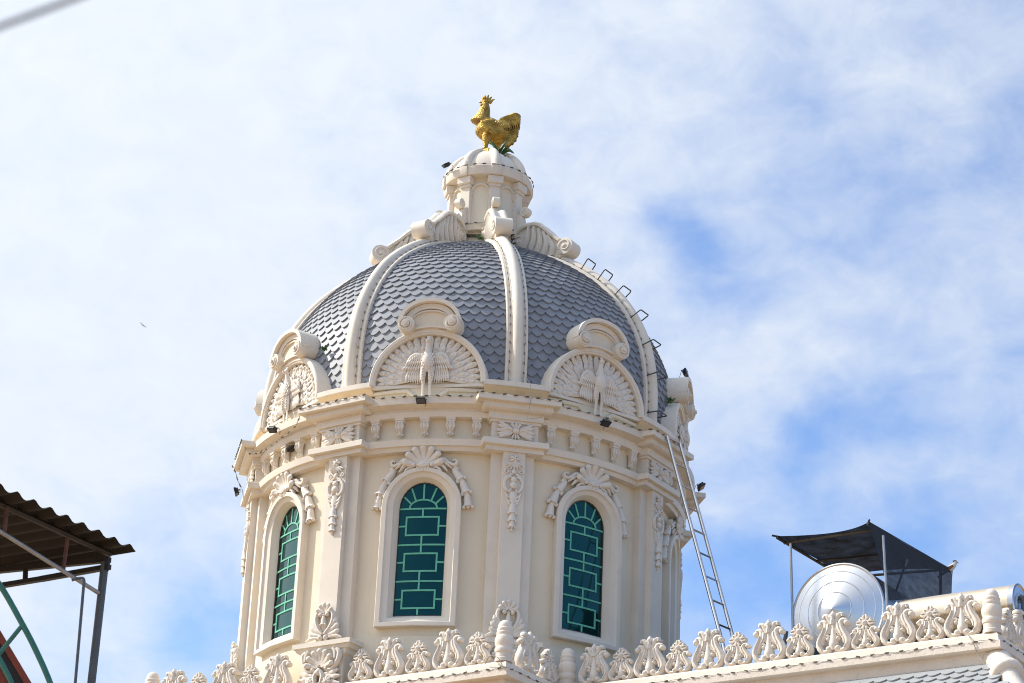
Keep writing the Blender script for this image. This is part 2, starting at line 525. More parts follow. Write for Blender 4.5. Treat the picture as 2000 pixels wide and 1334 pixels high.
# drop ornament on the shaft (z 11.75 .. 12.97)
dr = MB()
dr.flower((0, 12.90), .062, 5, .45, .018, .03)
for k in range(7):
    a = radians(198 + k * 24)
    dr.stroke([(0, 12.86), (.062 * cos(a), 12.84 + .05 * sin(a)), (.105 * cos(a), 12.83 + .10 * sin(a))], [.010, .019, .012], [.02, .03, .02], .015, 5, 5)
for sg in (-1, 1):
    dr.spiral((sg * .085, 12.70), .034, 1.2, pi / 2, -sg, .012, .022, .012, 16)
    dr.stroke([(sg * .03, 12.62), (sg * .10, 12.58), (sg * .105, 12.45), (sg * .05, 12.38), (sg * .03, 12.43)], [.02, .022, .024, .02, .014], .03, .012, 12, 6)
    dr.stroke([(sg * .02, 12.66), (sg * .075, 12.62), (sg * .09, 12.55)], [.018, .02, .012], .028, .014, 7, 6)
    for j, (zz, ww) in enumerate(((12.33, .10), (12.27, .085), (12.22, .065))):
        dr.stroke([(sg * .015, zz - .05), (sg * ww * .7, zz - .02), (sg * ww, zz + .035)], [.018, .02, .01], .026, .012, 6, 5)
dr.blob((0, 12.575, .02), (.042, .05, .035), 8, 6)
dr.blob((0, 12.485, .02), (.05, .06, .04), 8, 6)
dr.blob((0, 12.70, .015), (.03, .045, .03), 8, 6)
dr.stroke([(0, 12.38), (0, 12.16)], [.045, .05, .02], .035, .012, 7, 7)
def bell(m, c, sz, ang=0.0, z=.02):
    ca, sn = cos(ang), sin(ang)
    def tr(u, v):
        return (c[0] + (u * ca - v * sn) * sz, c[1] + (u * sn + v * ca) * sz)
    m.stroke([tr(0, .55), tr(0, .2), tr(0, -.25), tr(0, -.45)], [.14 * sz, .26 * sz, .30 * sz, .40 * sz], [.18 * sz, .26 * sz, .28 * sz, .30 * sz], z, 8, 8)
    for q in (-.3, 0, .3):
        p = tr(q, -.50)
        m.blob((p[0], p[1], z + .05 * sz), (.15 * sz, .15 * sz, .2 * sz), 7, 4)
for zz, sz in ((12.12, .15), (12.0, .14), (11.89, .12)):
    bell(dr, (0, zz), sz)
dr.blob((0, 11.80, .012), (.02, .035, .022), 7, 5)
drop_mesh = dr.mesh('drop_ornament', M_ORN, (lambda f: (lambda u, v, w_: f(u * 1.22, v, w_)))(bend(Rw + .233)), 50)

# bow-like frieze ornament
bo = MB()
bo.blob((0, 13.335, .05), (.055, .05, .055), 10, 6)
for k in (-1, 0, 1):
    bo.leaf([(k * .018, 13.37), (k * .05, 13.43), (k * .075, 13.475)], .034, .035, .03, 7)
    bo.leaf([(k * .018, 13.30), (k * .04, 13.25), (k * .055, 13.205)], .022, .03, .03, 7)
for sg in (-1, 1):
    for k, (vv, cv) in enumerate(((.115, .05), (.06, .03), (.0, .0), (-.055, -.03), (-.105, -.05))):
        bo.leaf([(sg * .04, 13.335 + cv * .4), (sg * .17, 13.335 + cv * 1.6), (sg * (.30 - .02 * abs(k - 2)), 13.335 + vv + (.02 if k < 2 else -.01))], .040, .04, .035, 8)
    bo.leaf([(sg * .05, 13.335), (sg * .12, 13.36), (sg * .20, 13.335)], .04, .045, .05, 8)
bow_mesh = bo.mesh('bow_ornament', M_ORN, flat(3.50), 50)

# console: slab with palmette on it and an acanthus panel below
cs = MB()
def wslab(m, prof):
    rows = [[A(-hw, z, -.1), A(-hw, z, d), A(hw, z, d), A(hw, z, -.1)] for hw, d, z in prof]
    m.grid(rows, closed=True, caps=True)
wslab(cs, [(.36, .24, 9.2), (.36, .24, 9.90), (.40, .26, 9.93), (.42, .27, 9.99), (.46, .29, 10.0), (.49, .31, 10.05), (.52, .335, 10.055), (.52, .335, 10.125)])
console_mesh = cs.mesh('console', M_TRIM, flat(Rw - .01), 25)
pa = MB()
def fan(m, c, n, r, a0, a1, w0, w1, dep, z, curl=0.0):
    for k in range(n):
        a = a0 + (a1 - a0) * k / (n - 1)
        d = A(cos(a), sin(a))
        m.stroke([A(*c) + d * r * .12, A(*c) + d * r * .6, A(*c) + d * r], [w0, w1 * .85, w1 * .75], [dep * .6, dep, dep * .8], [z, z, z + curl], 8, 6)
        m.blob((*(A(*c) + d * r * .99), z + curl * .9), (w1 * .80, w1 * .80, dep * .8), 8, 4)
    m.prism([tuple(A(*c) + A(cos(a), sin(a)) * r * .9) for a in np.linspace(a0, a1, 14)] + [tuple(A(*c))], -.02, z)
fan(pa, (0, 10.56), 5, .13, radians(20), radians(160), .018, .040, .035, .05, .03)
for sg in (-1, 1):
    pa.blob((sg * .06, 10.53, .07), (.035, .035, .04), 8, 5)
    pa.stroke([(sg * .06, 10.57), (sg * .13, 10.57), (sg * .155, 10.48), (sg * .12, 10.36), (sg * .02, 10.24)], [.02, .03, .034, .028, .018], .045, .04, 12, 7)
    for (a, b, c_) in (((.05, 10.27), (.17, 10.40), (.20, 10.48)), ((.05, 10.25), (.19, 10.33), (.245, 10.385)), ((.05, 10.22), (.20, 10.25), (.27, 10.29))):
        pa.leaf([(sg * a[0], a[1]), (sg * b[0], b[1]), (sg * c_[0], c_[1])], .046, .04, .04, 9, tip=.4)
    pa.leaf([(sg * .06, 10.19), (sg * .2, 10.20), (sg * .32, 10.165)], .032, .04, .04, 9, tip=.4)
    pa.blob((sg * .05, 10.185, .055), (.042, .045, .045), 8, 5)
bell(pa, (0, 10.44), .13, 0, .07)
pa.blob((0, 10.53, .05), (.03, .02, .04), 8, 5)
crest_mesh = pa.mesh('palmette', M_ORN, flat(Rw + .225), 50)
ac = MB()
fan(ac, (0, 9.74), 7, .23, radians(8), radians(172), .024, .056, .05, .06, .05)
for sg in (-1, 1):
    ac.stroke([(sg * .27, 9.98), (sg * .33, 9.93), (sg * .30, 9.80), (sg * .22, 9.70), (sg * .12, 9.69)], [.03, .045, .035, .03, .025], .05, .05, 10, 7)
    ac.stroke([(sg * .22, 10.0), (sg * .26, 9.94), (sg * .27, 9.84)], [.03, .03, .02], .05, .06, 6, 6)
    ac.blob((sg * .12, 9.705, .075), (.035, .035, .04), 8, 5)
    for (b, c_) in (((.2, 9.64), (.32, 9.68)), ((.22, 9.58), (.36, 9.585)), ((.22, 9.5), (.36, 9.47)), ((.2, 9.42), (.31, 9.35))):
        ac.leaf([(sg * .05, 9.62), (sg * b[0], b[1]), (sg * c_[0], c_[1])], .046, .045, .05, 9, tip=.4)
    ac.flower((sg * .16, 9.50), .085, 8, .34, .022, .10)
    ac.stroke([(sg * .02, 9.68), (sg * .07, 9.60), (sg * .05, 9.48)], [.03, .035, .02], .05, .08, 8, 7)
ac.blob((0, 9.66, .09), (.05, .06, .05), 8, 6)
ac.blob((0, 9.42, .07), (.06, .1, .05), 8, 6)
acan_mesh = ac.mesh('acanthus_panel', M_ORN, flat(Rw + .235), 50)

for tk in PIL:
    p = part('pilaster', pil_mesh, tk)
    for nm, me in (('entablature_block', eb_mesh), ('drop_ornament', drop_mesh), ('bow_ornament', bow_mesh), ('console', console_mesh), ('palmette', crest_mesh), ('acanthus_panel', acan_mesh)):
        part(nm, me, 0, p)

# corbels -----------------------------------------------------------------
co = MB()
co.box((-.068, 13.495, -.02), (.068, 13.53, .135)); co.box((-.06, 13.465, -.02), (.06, 13.495, .12))
co.stroke([(0, 13.47, .06), (0, 13.40, .075), (0, 13.33, .05), (0, 13.28, .03)], [.055, .056, .04, .03], [.055, .06, .045, .03], 0, 10, 9)
for sg in (-1, 1):
    co.stroke([(sg * .035, 13.46, .11), (sg * .05, 13.40, .115), (sg * .028, 13.33, .09)], [.014, .018, .01], .018, 0, 7, 6)
    co.blob((sg * .03, 13.285, .055), (.024, .026, .026), 8, 5)
co.blob((0, 13.43, .125), (.018, .028, .02), 8, 5); co.blob((0, 13.37, .115), (.024, .03, .022), 8, 5)
co.blob((0, 13.295, .07), (.022, .026, .026), 8, 5); co.blob((0, 13.265, .05), (.02, .02, .02), 7, 4)
corb_mesh = co.mesh('corbel', M_ORN, (lambda f: (lambda u, v, w_: f(u * 1.08, v, w_)))(flat(3.335)), 45)
for tw in WIN:
    for off in (-13, -6.5, 0, 6.5, 13):
        part('corbel', corb_mesh, tw + radians(off))

# windows -----------------------------------------------------------------
SPR = 12.175
def loop(hw, w, zb, top=None, n=17):
    P = [(-hw, zb, w), (0, zb, w), (hw, zb, w), (hw, (zb + SPR) / 2, w)]
    rise = hw * 1.03 if top is None else top
    for i in range(n):
        a = pi * i / (n - 1)
        P.append((hw * cos(a), SPR + rise * sin(a), w))
    P.append((-hw, (zb + SPR) / 2, w))
    return [A(*p) for p in P]
sw = MB()
sw.grid([loop(.585, -.02, 10.32, .585), loop(.585, .12, 10.32, .585), loop(.575, .13, 10.33, .575), loop(.51, .125, 10.385, .52), loop(.495, .09, 10.40, .505), loop(.425, .06, 10.46, .45), loop(.41, .02, 10.475, .435), loop(.372, -.03, 10.51, .405), loop(.366, -.085, 10.518, .40)], closed=True)
sur_mesh = sw.mesh('window', M_TRIM, bp, 35)
gl = MB()
lp = loop(.366, .006, 10.52, .40)
rows = []
gl.grid([lp, [A(p[0] * .66, 11.6 + (p[1] - 11.6) * .66, .006) for p in lp], [A(p[0] * .33, 11.6 + (p[1] - 11.6) * .33, .006) for p in lp], [A(0, 11.6, .006)] * len(lp)], closed=True)
glass_mesh = gl.mesh('pane', M_GLASS, bg_, 60)
fr = MB()
fr.grid([loop(.375, .004, 10.505, .41), loop(.375, .024, 10.505, .41), loop(.352, .024, 10.532, .386), loop(.352, .004, 10.532, .386)], closed=True)
seal_mesh = fr.mesh('frame', M_DARKGAP, bg_, 30)
gr = MB()
B = .0125
def bar(u0, z0, u1, z1):
    if abs(z1 - z0) < 1e-6:
        wall_box(gr, u0, u1, z0 - B, z0 + B, .0, .018, Rw, 8)
    else:
        wall_box(gr, u0 - B, u0 + B, z0, z1, .0, .017, Rw, 2)
FULL = [12.17, 11.61, 11.05]
for z in FULL:
    bar(-.353, z, .353, z)
for z0, z1 in ((11.76, 12.04), (11.205, 11.475), (10.64, 10.91)):
    bar(-.255, z0, .255, z0); bar(-.255, z1, .255, z1)
    bar(-.2425, z0, -.2425, z1); bar(.2425, z0, .2425, z1)
    zm = (z0 + z1) / 2
    bar(-.353, zm, -.255, zm); bar(.255, zm, .353, zm)
for z0, z1 in ((12.053, 12.158), (11.622, 11.748), (11.488, 11.598), (11.062, 11.193), (10.923, 11.038), (10.53, 10.628)):
    bar(0, z0, 0, z1)
def obar(P, hw):
    P = np.asarray(P, float)
    T = np.gradient(P, axis=0); nrm = np.column_stack([-T[:, 1], T[:, 0]]); nrm /= np.linalg.norm(nrm, axis=1)[:, None]
    rows = []
    for p, q in zip(P, nrm):
        a, b = p - q * hw, p + q * hw
        rows.append([A(a[0], a[1], 0), A(a[0], a[1], .0175), A(b[0], b[1], .0175), A(b[0], b[1], 0)])
    gr.grid(rows, closed=True, caps=True)
obar([(.205 * cos(a), 12.183 + .205 * .62 * sin(a)) for a in np.linspace(0, pi, 15)], B)
for d in (28, 56, 90, 124, 152):
    a = radians(d)
    obar([(.2 * cos(a), 12.183 + .2 * .62 * sin(a)), (.335 * cos(a), 12.19 + .362 * sin(a))], B)
grille_mesh = gr.mesh('grille', M_MINT, bg_, 30)
# shell crest with acanthus leaves
sh = MB()
fan(sh, (0, 12.79), 7, .270, radians(10), radians(170), .030, .066, .045, .07, .07)
sh.stroke([(-.09, 12.80), (0, 12.77), (.09, 12.80)], .028, .04, .10, 8, 7)
sh.blob((0, 12.80, .08), (.09, .06, .06), 10, 6)
for k in (-2, -1, 0, 1, 2):
    sh.blob((k * .04, 12.75 - .012 * (2 - abs(k)), .09), (.024, .045, .03), 7, 5)
for sg in (-1, 1):
    sh.blob((sg * .13, 12.79, .11), (.035, .035, .035), 8, 5)
    for (p, q, r_, ww) in (((.10, 12.83), (.26, 12.90), (.40, 12.82), .035), ((.12, 12.80), (.28, 12.85), (.42, 12.75), .034), ((.12, 12.77), (.26, 12.80), (.36, 12.70), .034), ((.14, 12.76), (.22, 12.75), (.29, 12.67), .03)):
        sh.leaf([(sg * p[0], p[1]), (sg * q[0], q[1]), (sg * r_[0], r_[1])], ww, .045, .07, 10, tip=.35)
    sh.stroke([(sg * .36, 12.84), (sg * .44, 12.80), (sg * .49, 12.84), (sg * .46, 12.88), (sg * .43, 12.86)], [.03, .032, .028, .02, .015], .045, .06, 11, 6)
shell_mesh = sh.mesh('shell_crest', M_ORN, bend(Rw + .02), 50)
GARL = []
for sg in (-1, 1):
    ga = MB()
    for (c_, ang, sz) in (((.50, 12.665), .62, .21), ((.605, 12.475), .35, .22), ((.665, 12.265), .12, .21)):
        bell(ga, (sg * c_[0], c_[1]), sz, sg * ang, .05)
    ga.blob((sg * .557, 12.575, .05), (.05, .055, .04), 8, 5)
    ga.blob((sg * .64, 12.37, .05), (.05, .055, .04), 8, 5)
    ga.stroke([(sg * .45, 12.80), (sg * .50, 12.73)], .035, .04, .05, 5, 7)
    GARL.append(ga.mesh('garland', M_ORN, bend(Rw), 50))
for tw in WIN:
    p = part('window', sur_mesh, tw)
    for nm, me in (('pane', glass_mesh), ('frame', seal_mesh), ('grille', grille_mesh), ('shell_crest', shell_mesh), ('garland', GARL[0]), ('garland', GARL[1])):
        part(nm, me, 0, p)

# dome --------------------------------------------------------------------
PROF = cr([(3.27, 14.05), (3.285, 14.6), (3.25, 15.05), (3.16, 15.48), (3.0, 15.87), (2.78, 16.24), (2.5, 16.58), (2.14, 16.90), (1.68, 17.22), (1.2, 17.46), (.72, 17.62)], 200)
seg = np.linalg.norm(np.diff(PROF, axis=0), axis=1)
ARC = np.concatenate([[0], np.cumsum(seg)])
def prof_at(s):
    return np.interp(s, ARC, PROF[:, 0]), np.interp(s, ARC, PROF[:, 1])
def prof_nrm(s):
    r0, z0 = prof_at(max(0, s - .03)); r1, z1 = prof_at(min(ARC[-1], s + .03))
    t = unit(A(r1 - r0, z1 - z0))
    return t, A(t[1], -t[0])
ds = MB()
ds.lathe([(r, z) for r, z in PROF[::5]] + [(.3, 17.62)], 128)
dome = part('dome_roof', ds.mesh('dome_roof', M_TILE))
ti = MB()
ROW = .136
nrow = int((ARC[-1] - .25) / ROW)
TW = .174
def scale_tile(m, pos, tw, ln, lift, th, jit):
    """one fish-scale tile: rounded lower edge, pos(u, s, h) maps tile space to the roof."""
    k = 8
    out = [(-tw / 2, ln)]
    for i in range(k + 1):
        x = -1 + 2 * i / k
        out.append((x * tw / 2, tw * .43 * abs(x) ** 1.8))
    out.append((tw / 2, ln))
    top = [pos(u, s, lift * (1 - s / ln) + th * (1 - .5 * s / ln) + jit) for u, s in out]
    bot = [pos(u, s, lift * (1 - s / ln) * .55 - .004 + jit) for u, s in out]
    n = len(out)
    m.add(top + bot, [tuple(range(n))] + [(i, i + 1, n + i + 1, n + i) for i in range(n - 1)])
for tk in [T0 + ST * (k - .5) for k in range(8)]:
    for r in range(nrow):
        s0 = .02 + r * ROW
        R, z = prof_at(s0 + ROW * .5)
        half = ST / 2 * R - .13
        off = .5 * (r % 2)
        nmax = int(half / TW) + 2
        for i in range(-nmax, nmax + 1):
            u = (i + off) * TW
            if abs(u) > half + TW * .45:
                continue
            th = tk + u / R
            a0 = max(-1, (-half - TW * .0 - u) / (TW / 2)); a1 = min(1, (half - u) / (TW / 2))
            if a1 - a0 < .25:
                continue
            jit = random.uniform(-.0012, .0012)
            tilt = 0.0
            def pos(uu, ss, h, u=u, s0=s0, R=R, tk=tk, half=half, tilt=tilt):
                q = min(max(u + uu, -half), half)
                s = s0 + ss + tilt * uu
                rr, zz = prof_at(s)
                t, nr = prof_nrm(s)
                a = tk + q / R
                e = rr + nr[0] * h
                return A(e * sin(a), -e * cos(a), zz + nr[1] * h)
            scale_tile(ti, pos, TW * 1.0, ROW * 1.62, .026, .018, jit)
part('roof_tile', ti.mesh('roof_tile', M_TILE, None, 30, recalc=False), 0, dome)

# ribs
rb = MB()
SS = np.linspace(0.0, ARC[-1] - .42, 44)
rows = []
for s in SS:
    r, z = prof_at(s); t, nr = prof_nrm(s)
    def q(u, h, r=r, z=z, nr=nr):
        return A(u, -(r + nr[0] * h), z + nr[1] * h)
    prof = [q(-.168, -.12), q(-.168, .070), q(-.155, .080), q(-.095, .080), q(-.082, .092)]
    for a in np.linspace(pi, 0, 11):
        prof.append(q(.080 * cos(a), .100 + .075 * sin(a)))
    prof += [q(.082, .092), q(.095, .080), q(.155, .080), q(.168, .070), q(.168, -.12)]
    rows.append(prof)
rb.grid(rows, closed=True, caps=True)
rib_mesh = rb.mesh('rib', M_TRIM, None, 35)
RIBS = [part('rib', rib_mesh, T0 + ST * k) for k in (-2, -1, 0, 1, 2)]

# climbing rungs on the right rib: U-shaped iron staples
ru = MB()
for s in (0.28, .90, 1.43, 1.98, 2.52, 2.98, 3.38):
    r, z = prof_at(s); t, nr = prof_nrm(s)
    up = A(0, 0, 0)
    def q(u, h, dz=0.0, r=r, z=z, nr=nr):
        return A(u, -(r + nr[0] * h), z + nr[1] * h + dz)
    ru = MB()
    ru.tube(np.array([q(-.125, .04), q(-.125, .27), q(-.112, .292), q(.112, .292), q(.125, .27), q(.125, .04)]), .0105, 7)
    part('climbing_rung', ru.mesh('climbing_rung', M_RUNG), T0 + ST)

# lunettes (peacock gables)
LZ = 14.08
LD = 3.42
lu = MB()
def arc_pts(r, n=25, a0=0, a1=pi, sy=1.0):
    return [(r * cos(a), r * sy * sin(a)) for a in np.linspace(a0, a1, n)]
rows = []
for a in np.linspace(0, pi, 33):
    ca, sn = cos(a), sin(a)
    rows.append([A(r * ca, r * sn * .99, w_) for r, w_ in ((.905, -.75), (.905, .015), (.892, .03), (.845, .03), (.838, .018), (.825, .014), (.812, .006), (.805, -.09), (.805, -.75))])
lu.grid(rows, closed=True, caps=True)
lu.add([A(r * cos(a), r * sin(a) * .99, -.085) for r in (0, .82) for a in np.linspace(0, pi, 25)], [(i, i + 1, 25 + i + 1, 25 + i) for i in range(24)])
lu.box((-.905, -.05, -.5), (.905, .0, -.03))
lun_mesh = lu.mesh('gable', M_TRIM, flat(LD, LZ), 35)

pk = MB()
fc = (0, .10)
for rr, cnt, zz, spread in ((.775, 23, -.055, 8), (.60, 19, -.03, 6), (.445, 13, -.01, 4)):
    for k in range(cnt):
        a = radians(-spread + (180 + 2 * spread) * k / (cnt - 1))
        d = A(cos(a), sin(a) * .90)
        r0 = rr * .45
        tipw = 2.9 * rr / cnt * .51
        P = [A(*fc) * A(1, 1) + d * r0, A(*fc) + d * rr * .70, A(*fc) + d * rr * .93, A(*fc) + d * (rr + .03)]
        if P[-1][1] < .01:
            P = [p + A(0, .02) for p in P]
        pk.stroke(P, [tipw * .55, tipw * .85, tipw, tipw * .2], [.012, .017, .020, .008], zz + .010 * (k % 2), 9, 6)
        c_ = A(*fc) + d * (rr * .90)
        pk.blob((c_[0], max(.03, c_[1]), zz + .02), (tipw * .55, tipw * .55, .030), 8, 5)
for sg in (-1, 1):
    # wing: shoulder arc, two tiers of hanging feathers
    pk.stroke([(sg * .08, .37), (sg * .13, .445), (sg * .22, .46), (sg * .29, .39), (sg * .335, .27)], [.032, .04, .036, .03, .016], [.06, .06, .05, .04, .03], .06, 12, 7)
    for k in range(8):
        t = k / 7
        top = (sg * .84 * (.09 + .24 * t), .40 + .07 * sin(pi * t) - .05 * t)
        pk.leaf([top, (sg * .84 * (.115 + .29 * t), .30 - .03 * t), (sg * .84 * (.125 + .335 * t), .19 + .03 * t)], .023, .035, .085, 8, tip=.3, base=.8)
        pk.leaf([(sg * .84 * (.09 + .21 * t), .33), (sg * .84 * (.10 + .27 * t), .15), (sg * .84 * (.085 + .30 * t), .0 + .05 * abs(t - .3))], .024, .03, .05, 9, tip=.25, base=.8)
        pk.leaf([top, (sg * .84 * (.10 + .255 * t), .36 - .01 * t), (sg * .84 * (.11 + .29 * t), .29)], .022, .03, .11, 7, tip=.4, base=.9)
    # legs and feet
    pk.stroke([(sg * .05, .24, .13), (sg * .062, .10, .13), (sg * .05, -.02, .11)], [.05, .044, .024], [.05, .045, .026], 0, 9, 8)
    pk.stroke([(sg * .05, -.02, .11), (sg * .052, -.15, .09), (sg * .055, -.275, .075)], [.025, .02, .022], .022, 0, 7, 7)
    for tx in (-.04, 0, .04):
        pk.stroke([(sg * .055, -.275, .075), (sg * .055 + tx, -.285, .15)], [.016, .01], .012, 0, 4, 6)
    for k in range(10):
        pk.leaf([(sg * (.045 + .02 * (k % 2)), .24 - .022 * k, .18), (sg * (.05 + .025 * (k % 2)), .21 - .022 * k, .19)], .016, .012, 0, 5)
pk.stroke([(0, .18, .10), (0, .29, .13), (0, .37, .13), (0, .45, .12), (0, .54, .13), (0, .60, .155), (0, .64, .17)], [.05, .098, .095, .07, .048, .04, .034], [.06, .12, .12, .10, .07, .05, .04], 0, 18, 10)
pk.blob((0, .66, .19), (.046, .044, .055), 10, 6)
pk.stroke([(0, .662, .22), (0, .648, .29)], [.022, .006], .016, 0, 5, 6)
for k in (-1, 0, 1):
    pk.stroke([(k * .006, .685, .18), (k * .016, .735, .17)], [.006, .012], .01, 0, 4, 5)
for r in range(5):
    for k in range(5):
        u = (k - 2 + .5 * (r % 2)) * .038
        v = .46 - .045 * r
        ww = .10 + .13 * sqrt(max(0, 1 - (u / .125) ** 2)) - abs(v - .33) * .22
        pk.leaf([(u, v, ww), (u * 1.08, v - .045, ww + .012)], .02, .012, 0, 5)
fl_ = flat(LD, LZ)
peacock_mesh = pk.mesh('peacock_relief', M_ORN, lambda u, v, w_: fl_(u, v, w_ if w_ < -.03 else -.03 + (w_ + .03) * .62), 55)

sc = MB()
# outline of the scrolled top: arch with a volute at either end
outl = [(.36, .845)] + [(.40 + .0, .86)]
VC = (.365, .985)
for a in np.linspace(radians(-80), radians(10), 7):
    outl.append((VC[0] + .135 * cos(a), VC[1] + .135 * sin(a)))
for a in np.linspace(radians(8), radians(90), 14):
    outl.append((.505 * cos(a) ** .9 if cos(a) > 0 else 0, .985 + .435 * sin(a)))
outl = outl[2:]
left = [(-x, y) for x, y in reversed(outl[:-1])]
poly = outl + left + [(-.2, .93), (0, .955), (.2, .93)]
sc.prism(poly, -.42, .02)
P = [(VC[0] + .11 * cos(a), VC[1] + .11 * sin(a)) for a in np.linspace(radians(-150), radians(0), 8)]
rim = []
for a in np.linspace(radians(2), radians(178), 34):
    rim.append((.475 * (1 if cos(a) > 0 else -1) * abs(cos(a)) ** .9, .99 + .405 * sin(a)))
def ribbon(m, P, hw, w0, w1):
    P = np.asarray(P, float)
    T = np.gradient(P, axis=0); nr = np.column_stack([-T[:, 1], T[:, 0]]); nr /= np.linalg.norm(nr, axis=1)[:, None]
    hw = interp(hw, len(P))
    rows = [[A(*(p - q * h), w0), A(*(p - q * h), w1), A(*(p + q * h), w1), A(*(p + q * h), w0)] for p, q, h in zip(P, nr, hw)]
    m.grid(rows, closed=True, caps=True)
ribbon(sc, rim, .031, -.02, .15)
rim2 = [(x * .80, .99 + (y - .99) * .80) for x, y in rim[1:-1]]
ribbon(sc, rim2, .045, .0, .075)
rim3 = [(x * .70, .99 + (y - .99) * .62) for x, y in rim[2:-2]]
ribbon(sc, rim3, .012, .0, .06)
ribbon(sc, [(x, .915 + .05 * (1 - (x / .3) ** 2)) for x in np.linspace(-.28, .28, 12)], .018, -.02, .07)
for sg in (-1, 1):
    cc = (sg * VC[0], VC[1])
    for r_, w1 in ((.135, .15), (.062, .185), (.03, .21)):
        sc.prism([(cc[0] + r_ * cos(a), cc[1] + r_ * sin(a)) for a in np.linspace(0, 2 * pi, 24, endpoint=False)], -.02 if r_ > .1 else .1, w1)
    sc.spiral(cc, .115, 1.35, pi / 2, -sg, .017, .024, .15, 30, .5)
scroll_mesh = sc.mesh('scroll_pediment', M_TRIM, lambda u, v, w_: fl_(u * .97, .86 + (v - .86) * .95 - .045, w_), 40)
pn = MB(); pn.prism([(-.27, .93)] + [(-x_, y_) for x_, y_ in [(-.27, .99)]][:0] + [(q[0] * .97, q[1] - .006) for q in rim3[::-1]] + [(.27, .93)], .0, .026)
panel_mesh = pn.mesh('scroll_panel', M_WALL, lambda u, v, w_: fl_(u * .97, .86 + (v - .86) * .95 - .045, w_), 40)
for tw in WIN + [WIN[0] - ST]:
    p = part('gable', lun_mesh, tw)
    part('peacock_relief', peacock_mesh, 0, p)
    part('scroll_pediment', scroll_mesh, 0, p); part('scroll_panel', panel_mesh, 0, p)

# big acanthus volutes on the rib tops; radial plane (R, z) with tangential thickness
vo = MB()
# local (u=R, v=z, w=tangential)
hump = cr([(.70, 17.66), (.66, 17.9), (.78, 18.06), (1.02, 18.13), (1.24, 18.05), (1.42, 17.86), (1.56, 17.70), (1.66, 17.72)], 26)
low = cr([(1.78, 17.44), (1.55, 17.40), (1.2, 17.55), (.70, 17.62)], 8)
poly = [tuple(p) for p in hump] + [tuple(p) for p in low]
vo.prism(poly, -.085, .085)
vo.tube(np.column_stack([hump[3:], np.zeros(len(hump) - 3)]), .135, 8, N=(0, 0, 1), dep=.03) if False else None
def disc(m, c, r, w0, w1, n=20):
    m.prism([(c[0] + r * cos(a), c[1] + r * sin(a)) for a in np.linspace(0, 2 * pi, n, endpoint=False)], w0, w1)
disc(vo, (1.73, 17.56), .145, -.14, .14, 26)
disc(vo, (.80, 17.82), .14, -.135, .135, 20)
for sg in (-1, 1):
    def st(P, wd, z0=.088):
        Q = cr(P, 12)
        vo.tube(np.column_stack([Q, np.full(12, sg * z0)]), wd, 7, N=(0, 0, 1), dep=.060)
    vo.spiral((1.73, 17.56), .126, 1.3, radians(200), -1, .019, .022, sg * .14, 30, .25)
    vo.blob((1.73, 17.56, sg * .145), (.042, .042, .028), 9, 5)
    vo.spiral((.80, 17.82), .115, 1.1, radians(60), 1, .022, .026, sg * .135, 24, .3)
    vo.blob((.80, 17.82, sg * .14), (.05, .05, .03), 9, 5)
    for (a, b, c_) in (((1.0, 18.08), (.97, 17.86), (.90, 17.66)), ((1.10, 18.06), (1.10, 17.82), (1.02, 17.58)), ((1.2, 18.0), (1.23, 17.76), (1.16, 17.53)), ((1.29, 17.92), (1.36, 17.70), (1.31, 17.48)), ((1.38, 17.83), (1.47, 17.62), (1.47, 17.44))):
        st([a, b, c_], [.028, .050, .056, .040])
    st([tuple(hump[4]), tuple(hump[8]), tuple(hump[13]), tuple(hump[18]), tuple(hump[23])], [.035, .045, .045, .04, .04], .09)
vol_mesh = vo.mesh('volute', M_TRIM, lambda u, v, w_: (w_, -u, v), 42)
for k in (-2, -1, 0, 1, 2, 3):
    part('volute', vol_mesh, T0 + ST * k)

# lantern -----------------------------------------------------------------
lt = MB()
OX = .045
lt.lathe([(.66, 17.5), (.66, 17.93), (.74, 17.95), (.745, 18.06), (.60, 18.08), (.585, 18.10), (.585, 18.98), (.66, 18.99), (.72, 19.0), (.73, 19.01), (.73, 19.15), (.66, 19.17)], 96)
lan = part('lantern', lt.mesh('lantern', M_WALL))
lan.location = (OX, 0, -TB)
lc = MB()
lc.lathe([(.60, 18.985), (.742, 18.99), (.752, 19.005), (.752, 19.145), (.60, 19.165)], 96)
for k in range(8):
    d = math.degrees(T0 + ST * k)
    lc.lathe([(.60, 18.98), (.768, 18.985), (.778, 19.0), (.778, 19.15), (.60, 19.17)], 6, d - 6.2, d + 6.2)
part('cornice', lc.mesh('lantern_cornice', M_TRIM), 0, lan)
lp_ = MB()
def radial(m, hw, prof_):
    rows = [[A(-hw * k, -.5, z), A(-hw * k, -d, z), A(hw * k, -d, z), A(hw * k, -.5, z)] for d, z, k in prof_]
    m.grid(rows, closed=True, caps=True)
radial(lp_, .085, [(.66, 18.06, 1), (.66, 18.82, 1)])
radial(lp_, .085, [(.685, 18.80, 1.22), (.685, 18.852, 1.22)])
radial(lp_, .085, [(.712, 18.85, 1.42), (.725, 18.87, 1.5), (.725, 18.978, 1.5)])
lpil = lp_.mesh('pilaster', M_TRIM, None, 25)
ls = MB()
disc(ls, (.80, 18.44), .085, -.055, .055, 18)
for sg in (-1, 1):
    ls.spiral((.80, 18.44), .066, 1.2, -pi / 2, 1, .014, .014, sg * .055, 20, .25)
    ls.blob((.80, 18.44, sg * .06), (.025, .025, .02), 7, 4)
ls.prism([(.62, 18.1), (.86, 18.08), (.80, 18.2), (.76, 18.36), (.62, 18.46)], -.05, .05)
disc(ls, (.88, 18.14), .07, -.06, .06, 16)
lsc = ls.mesh('scroll', M_TRIM, lambda u, v, w_: (w_, -u, v), 42)
la = MB()
